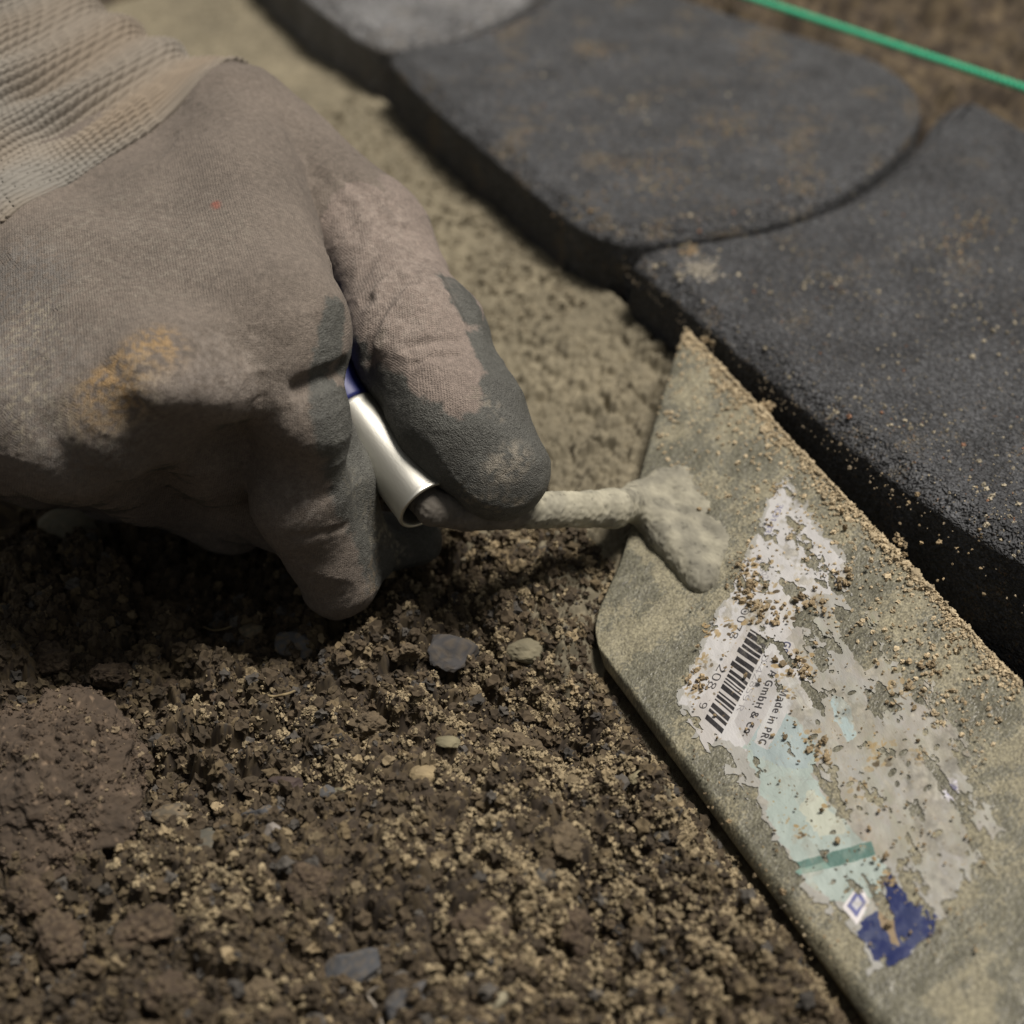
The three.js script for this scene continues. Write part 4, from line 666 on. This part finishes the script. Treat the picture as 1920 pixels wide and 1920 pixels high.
function stone(px, py, w, h, color, label, opt = {}) { // w, h: half sizes in metres on the ground; set into the soil
  let p = at(px, py, 0); p = at(px, py, topY(p.x, p.z)); const y = topY(p.x, p.z);
  w *= 0.86; h *= 0.86; const g = stoneGeo(w, opt.t ?? h * 0.75, h, Math.round(px + py), opt.angular ?? 0.9, opt.lump ? 14 : 5), n = g.attributes.position.count, col = new Float32Array(n * 3), P = g.attributes.position;
  if (opt.lump) { for (let i = 0; i < n; i++) { const v = V().fromBufferAttribute(P, i), d = v.clone().normalize(), h = 0.0016 * n3(v.x * 260, v.y * 260, v.z * 260) + 0.0010 * n3(v.x * 620, v.y * 620, v.z * 620) + 0.0005 * n3(v.x * 1300, v.y * 1300, v.z * 1300); v.addScaledVector(d, h); P.setXYZ(i, v.x, v.y, v.z); } g.computeVertexNormals(); }
  for (let i = 0; i < n; i++) { const x = P.getX(i), yy = P.getY(i), z = P.getZ(i), k = 0.9 + 0.3 * n3(x * 120, yy * 120, z * 120) + 0.25 * n3(x * 420 + 5, yy * 420, z * 420), d = n3(x * 700 + 9, yy * 700, z * 700) > 0.10 ? (opt.dust ?? 0.75) : 0; for (let q = 0; q < 3; q++) col[i * 3 + q] = lerp(color[q] * k, [0.16, 0.12, 0.07][q], d); }
  g.setAttribute('color', new THREE.BufferAttribute(col, 3));
  const m = mesh(opt.name ?? 'stone', g, new THREE.MeshStandardMaterial({ vertexColors: true, roughness: opt.rough ?? 0.85 }));
  m.position.set(p.x, y + 0.0006 + ((opt.up ?? 0.3) - 0.5) * h * 0.6, p.z); m.rotation.set(opt.rx ?? 0.15, opt.ry ?? 0, opt.rz ?? 0);
  return tag(m, label, opt.cat ?? 'stone', opt.group ?? 'stones lying in the dug soil');
}
const slate = [0.060, 0.062, 0.066];
stone(850, 1235, 0.0120, 0.0100, [0.050, 0.048, 0.048], 'dark slate stone with tan grains on it below the gloved fingertip', { rx: 0.3, ry: 0.4, up: 0.4, dust: 0.22, rough: 0.95 });
stone(492, 1528, 0.0078, 0.0055, slate, 'small bluish slate chip beside a pale pebble', { ry: 0.3, up: 0.5 });
stone(668, 1832, 0.0100, 0.0085, slate, 'flat angular slate chip with a sharp point', { rx: 0.6, ry: 0.8, t: 0.0035, up: 1.0, dust: 0.25 });
stone(765, 1905, 0.0085, 0.0090, slate, 'dark slate chip lying next to a curly root', { rx: 0.4, ry: -0.4, t: 0.004, up: 0.9, dust: 0.25 });
stone(517, 1572, 0.0038, 0.0034, [0.20, 0.18, 0.16], 'pale grey pebble beside the bluish slate chip', { up: 0.9, dust: 0.15 });
stone(795, 1447, 0.0055, 0.0045, [0.26, 0.20, 0.11], 'rounded tan mortar lump on the soil', { angular: 0.2, up: 0.9, dust: 0 });
stone(842, 1412, 0.0046, 0.0032, [0.17, 0.15, 0.09], 'flat olive pebble next to the tan lump', { angular: 0.7, up: 1.0, t: 0.0018, dust: 0 });
stone(145, 1002, 0.0140, 0.0100, [0.12, 0.11, 0.075], 'greenish stone half buried beneath the gloved knuckles', { angular: 0.4, up: 0.9, dust: 0.3 });
stone(985, 1238, 0.0080, 0.0055, [0.17, 0.15, 0.095], 'sandy lump on the soil between slate stone and trowel', { angular: 0.3, up: 0.6, dust: 0 });
stone(560, 1240, 0.0105, 0.0070, [0.10, 0.10, 0.10], 'dull grey stone on the soil under the index finger', { angular: 0.7, up: 0.5 });
stone(385, 1590, 0.0115, 0.0075, [0.085, 0.080, 0.062], 'olive grey flat stone sunk into the soil', { angular: 0.5, up: 0.4, t: 0.004, dust: 0.3 });
stone(325, 1530, 0.0070, 0.0048, [0.10, 0.082, 0.055], 'brown stone sunk beside the large clod', { angular: 0.5, up: 0.5 });
stone(1197, 1452, 0.0034, 0.0024, [0.22, 0.19, 0.11], 'smooth oval pebble beside the trowel edge', { angular: 0.1, up: 1.1, dust: 0, ry: 0.6 });
stone(930, 1900, 0.0042, 0.0022, [0.20, 0.18, 0.12], 'pale oval pebble among the crumbs', { angular: 0.1, up: 1.2, dust: 0, ry: 0.7 });
stone(625, 1480, 0.0065, 0.0032, [0.11, 0.10, 0.06], 'long flat olive pebble on the soil', { angular: 0.4, up: 0.9, dust: 0.1, ry: 0.2 });
stone(535, 1470, 0.0062, 0.0036, [0.045, 0.030, 0.026], 'dark reddish brown chip in the soil', { angular: 0.7, up: 0.9, dust: 0.1 });
stone(1010, 1660, 0.0060, 0.0048, [0.06, 0.055, 0.045], 'dark lump at the foot of the pressed soil mound', { angular: 0.5, up: 0.6 });
stone(470, 1190, 0.0050, 0.0035, [0.10, 0.085, 0.055], 'brown pebble on the soil under the hand', { angular: 0.5, up: 0.8 });
stone(615, 1505, 0.0035, 0.0030, [0.07, 0.07, 0.07], 'tiny grey stone among tan crumbs', { up: 0.8 });
// large clod
{
  const p = at(95, 1470, 0.004), g0 = stoneGeo(0.030, 0.019, 0.036, 40, 0.45, 40), P = g0.attributes.position, n = P.count, col = new Float32Array(n * 3), v = V();
  for (let i = 0; i < n; i++) { v.fromBufferAttribute(P, i); const d = v.clone().normalize(), x = v.x, y = v.y, z = v.z, h = 0.0024 * n3(x * 90, y * 90, z * 90) + 0.0014 * n3(x * 240, y * 240, z * 240) + 0.0008 * n3(x * 600, y * 600, z * 600), k = 0.85 + 0.4 * n3(x * 60, y * 60, z * 60) + 0.35 * n3(x * 700, y * 700 + 3, z * 700); v.addScaledVector(d, h); P.setXYZ(i, v.x, v.y, v.z); const sp = n3(x * 800 + 4, y * 800, z * 800) > 0.5 ? 2.6 : 1; col.set([0.066 * k * sp, 0.047 * k * sp, 0.031 * k * sp], i * 3); }
  g0.computeVertexNormals(); g0.setAttribute('color', new THREE.BufferAttribute(col, 3));
  const m = mesh('soil_clod', g0, new THREE.MeshStandardMaterial({ vertexColors: true, roughness: 0.95 })); m.position.copy(p); m.rotation.set(0.1, 0.5, 0.1);
  tag(m, 'large brown clod of earth with crumbs clinging to it', 'clod');
  m.updateMatrixWorld(true); const R = rng(31), list = [], nn = g0.attributes.normal;
  for (let k = 0; k < 5200; k++) { const i = Math.floor(R() * n), q = V().fromBufferAttribute(P, i), d = V().fromBufferAttribute(nn, i); if (n3(q.x * 70, q.y * 70, q.z * 70) < -0.08 + 0.3 * (R() - 0.5)) continue; const r = 0.00022 + 0.0009 * Math.pow(R(), 4), t = 0.55 + 0.8 * R(); q.addScaledVector(d, r * 0.25); list.push([q.x, q.y, q.z, r, R() < 0.9 ? [0.064 * t, 0.045 * t, 0.029 * t] : [0.17 * t, 0.13 * t, 0.08 * t]]); }
  scatter('clinging_crumbs', list, crumb[1], m);
}
// small clods
for (const [px, py, a, b] of [[330, 1290, 0.0085, 0.0065], [205, 1235, 0.0095, 0.007], [90, 1195, 0.0105, 0.008], [420, 1345, 0.0065, 0.005], [690, 1370, 0.0075, 0.0055], [580, 1640, 0.0075, 0.0055], [270, 1760, 0.0085, 0.006], [120, 1800, 0.0095, 0.0065], [480, 1840, 0.0075, 0.0055], [900, 1760, 0.0085, 0.006], [1060, 1600, 0.0065, 0.005], [980, 1400, 0.007, 0.005], [1080, 1790, 0.007, 0.005], [760, 1200, 0.0065, 0.005], [330, 1880, 0.008, 0.006], [60, 1690, 0.0085, 0.006]])
  stone(px, py, a * 1.15, b * 1.15, hash2(px, py) < 0.3 ? [0.10, 0.075, 0.045] : [0.062, 0.043, 0.027], 'small crumbly brown soil clod lying loose among the crumbs', { name: 'small_clod', cat: 'clod', group: 'small loose clods of soil', angular: 0.6, up: 0.7, dust: 0.25, ry: px * 0.01, rx: py * 0.002, rough: 0.97, lump: 1 });
// rootlets
function rootlet(label, pts, r, color) {
  const P = pts.map(([px, py, up]) => { const a = at(px, py, 0.004); return at(px, py, topY(a.x, a.z) + up); });
  const m = mesh('rootlet', new THREE.TubeGeometry(new THREE.CatmullRomCurve3(P), 60, r, 6), new THREE.MeshStandardMaterial({ color: new THREE.Color().setRGB(...color), roughness: 0.9 }));
  tag(m, label, 'root', 'rootlets in the soil');
}
rootlet('pale curly rootlet sticking out between two slate chips', [[708, 1850, 0.004], [690, 1866, 0.004], [702, 1884, 0.004], [712, 1905, 0.003], [718, 1935, 0.002]], 0.00045, [0.24, 0.21, 0.17]);
rootlet('thin brown rootlet bent in a hook under the hand', [[380, 1175, 0.006], [400, 1182, 0.007], [425, 1178, 0.006], [440, 1172, 0.004]], 0.00035, [0.13, 0.10, 0.05]);
rootlet('yellowish rootlet lying in a shallow curve on the soil', [[490, 1300, 0.003], [512, 1306, 0.004], [535, 1302, 0.004], [552, 1296, 0.003]], 0.00045, [0.22, 0.17, 0.09]);
// loose crumbs: dark soil everywhere, tan mortar where it was spilled
{
  const R = rng(2024), dark = [], tan = [], c0 = at(900, 1500, 0);
  const spill = [[1350, 1780, 0.055, 1.6], [1450, 1700, 0.035, 1.5], [1200, 1850, 0.045, 1.3], [1000, 1890, 0.03, 0.7], [1150, 1480, 0.028, 0.75], [800, 1320, 0.012, 1.0], [840, 1345, 0.014, 1.0], [960, 1270, 0.02, 0.8], [880, 1120, 0.03, 0.9], [1050, 1330, 0.03, 0.8], [370, 1690, 0.012, 0.9], [440, 1710, 0.012, 1.1], [250, 1665, 0.010, 0.8], [560, 1340, 0.014, 0.5], [620, 1420, 0.03, 0.35], [1000, 1080, 0.03, 0.7], [640, 1880, 0.015, 0.6], [720, 1110, 0.012, 0.6], [480, 1390, 0.03, 0.3], [1060, 1480, 0.012, 0.8]].map(([px, py, r, s]) => { const p = at(px, py, 0); return [p.x, p.z, r, s]; });
  const dens = (x, z) => { let d = 0; for (const [a, b, r, s] of spill) d += s * Math.exp(-((x - a) ** 2 + (z - b) ** 2) / (r * r)); return d; };
  const okay = (x, z) => { const w = wOf(x, z); return w > 0.075 && !(inside(x, z) > -0.001 && behind(x, z) > -0.002); };
  const lift = (x, z, r, f) => topY(x, z) + r * f;
  for (let k = 0; k < 74000; k++) {
    const x = -0.17 + R() * 0.30, z = -0.62 + R() * 0.335; if (!okay(x, z) || R() < 0.62 * compact(x, z)) continue;
    const r = 0.0003 + 0.0019 * Math.pow(R(), 4.2), b = bladeMid ? bladeY(x, z) : 0, y = lift(x, z, r, 0.25); const t = 0.6 + 0.8 * R(), h = R();
    dark.push([x, y, z, r, h < 0.68 ? [0.054 * t, 0.039 * t, 0.022 * t] : h < 0.88 ? [0.092 * t, 0.068 * t, 0.036 * t] : h < 0.95 ? [0.058 * t, 0.052 * t, 0.044 * t] : [0.2 * t, 0.155 * t, 0.09 * t]]);
  }
  for (let k = 0; k < 60000; k++) {
    const x = -0.16 + R() * 0.28, z = -0.60 + R() * 0.31; if (!okay(x, z)) continue; const d = dens(x, z) * (0.12 + 1.9 * sstep(0.0, 0.35, fbm(x / 0.010, z / 0.010, 3, 301))); if (R() > d * 0.75) continue;
    const nG = R() < 0.2 ? 6 + Math.floor(R() * 16) : 1, big = 0.0012 + 0.0018 * R();
    for (let q = 0; q < nG; q++) { const r = 0.00026 + 0.0006 * Math.pow(R(), 2.4), a = R() * 6.3, e = nG > 1 ? Math.sqrt(R()) * big : 0, xx = x + Math.cos(a) * e, zz = z + Math.sin(a) * e, t = 0.55 + 0.6 * R(), up = nG > 1 ? 1 + R() * 1.6 * (1 - e / big) * big / r : 0.35; tan.push([xx, lift(xx, zz, r, Math.min(up, 3)), zz, r, [0.27 * t, 0.215 * t, 0.128 * t]]); }
  }
  // crumbs on the mortar itself
  const bed = []; for (let k = 0; k < 16000; k++) { const s = -0.02 + R() * 0.34, w = 0.004 + R() * 0.11; if (R() > rough(s, w) * 1.0) continue; const x = rowA.x + U.x * s + W.x * w, z = rowA.z + U.z * s + W.z * w; if (s > 0.205 && bladeY(x, z) > mortarBase(s, w)) continue; const r = 0.0003 + 0.0013 * Math.pow(R(), 3), t = 0.7 + 0.45 * R(); bed.push([x, mortarY(s, w) + r * 0.3, z, r, [0.20 * t, 0.172 * t, 0.115 * t]]); }
  tag(scatter('soil_crumbs', dark, crumb[1]), 'loose dark brown soil crumbs strewn over the ground', 'soil crumbs', null, 'stuff');
  tag(scatter('mortar_crumbs', tan, crumb[2]), 'loose tan mortar crumbs spilled on the soil beside the trowel', 'mortar crumbs', null, 'stuff');
  tag(scatter('mortar_grains', bed, crumb[0]), 'beige sandy grains on the mortar bed', 'mortar grains', null, 'stuff');
  // sand grains on the paving stones
  const grit = []; const px = (x, y) => at(x, y, TOP);
  for (let k = 0; k < 4200; k++) {
    const X = 1000 + R() * 920, Y = 60 + R() * 1000, p = px(X, Y), w = wOf(p.x, p.z); if (w > -0.006 || w < -0.13) continue; const s = sOf(p.x, p.z), cl = fbm(s / 0.03, w / 0.03, 3, 401); if (R() > 0.25 + 1.6 * Math.max(0, cl)) continue; if (s < 0.2 && (Math.abs(w) > 0.12)) continue;
    const r = 0.00024 + 0.0006 * Math.pow(R(), 4), t = 0.5 + 0.8 * R(); grit.push([p.x, TOP + r * 0.3, p.z, r, R() < 0.08 ? [0.24 * t, 0.13 * t, 0.08 * t] : [0.33 * t, 0.29 * t, 0.21 * t]]);
  }
  for (const [a, b, n, sp] of [[1312, 505, 420, 26], [1295, 470, 120, 14], [1830, 425, 110, 40], [1790, 460, 60, 30], [1380, 235, 160, 40], [1240, 335, 200, 60], [1420, 90, 160, 40], [1110, 100, 60, 20], [1640, 170, 40, 12], [1250, 300, 90, 70], [1100, 390, 60, 40], [1500, 340, 80, 40]]) for (let k = 0; k < n; k++) { const p = px(a + (R() + R() + R() - 1.5) * sp * 1.4, b + (R() + R() + R() - 1.5) * sp * 0.8), r = 0.0002 + 0.0005 * Math.pow(R(), 3), t = 0.5 + 0.6 * R(); grit.push([p.x, TOP + r * 0.1, p.z, r, a === 1312 ? [0.36 * t, 0.33 * t, 0.27 * t] : R() < 0.5 ? [0.30 * t, 0.21 * t, 0.12 * t] : [0.28 * t, 0.24 * t, 0.16 * t]]); }
  for (let k = 0; k < 240; k++) { const s = 0.215 + R() * 0.26, r = 0.0002 + 0.0005 * R() * R() * R(), w = 0.001 - 0.006 * R(), x = rowA.x + U.x * s + W.x * w, z = rowA.z + U.z * s + W.z * w, t = 0.6 + 0.6 * R(); if (R() > 0.5 + 1.2 * fbm(s / 0.03, 4, 2, 9)) continue; grit.push([x, TOP - 0.0066 - w * 0.55 + r * 0.5, z, r, [0.26 * t, 0.21 * t, 0.14 * t]]); }
  tag(scatter('sand_grains', grit, crumb[1]), 'pale sand grains lying on the dark paving stones', 'sand', null, 'stuff');
}
renderer.render(scene, camera);
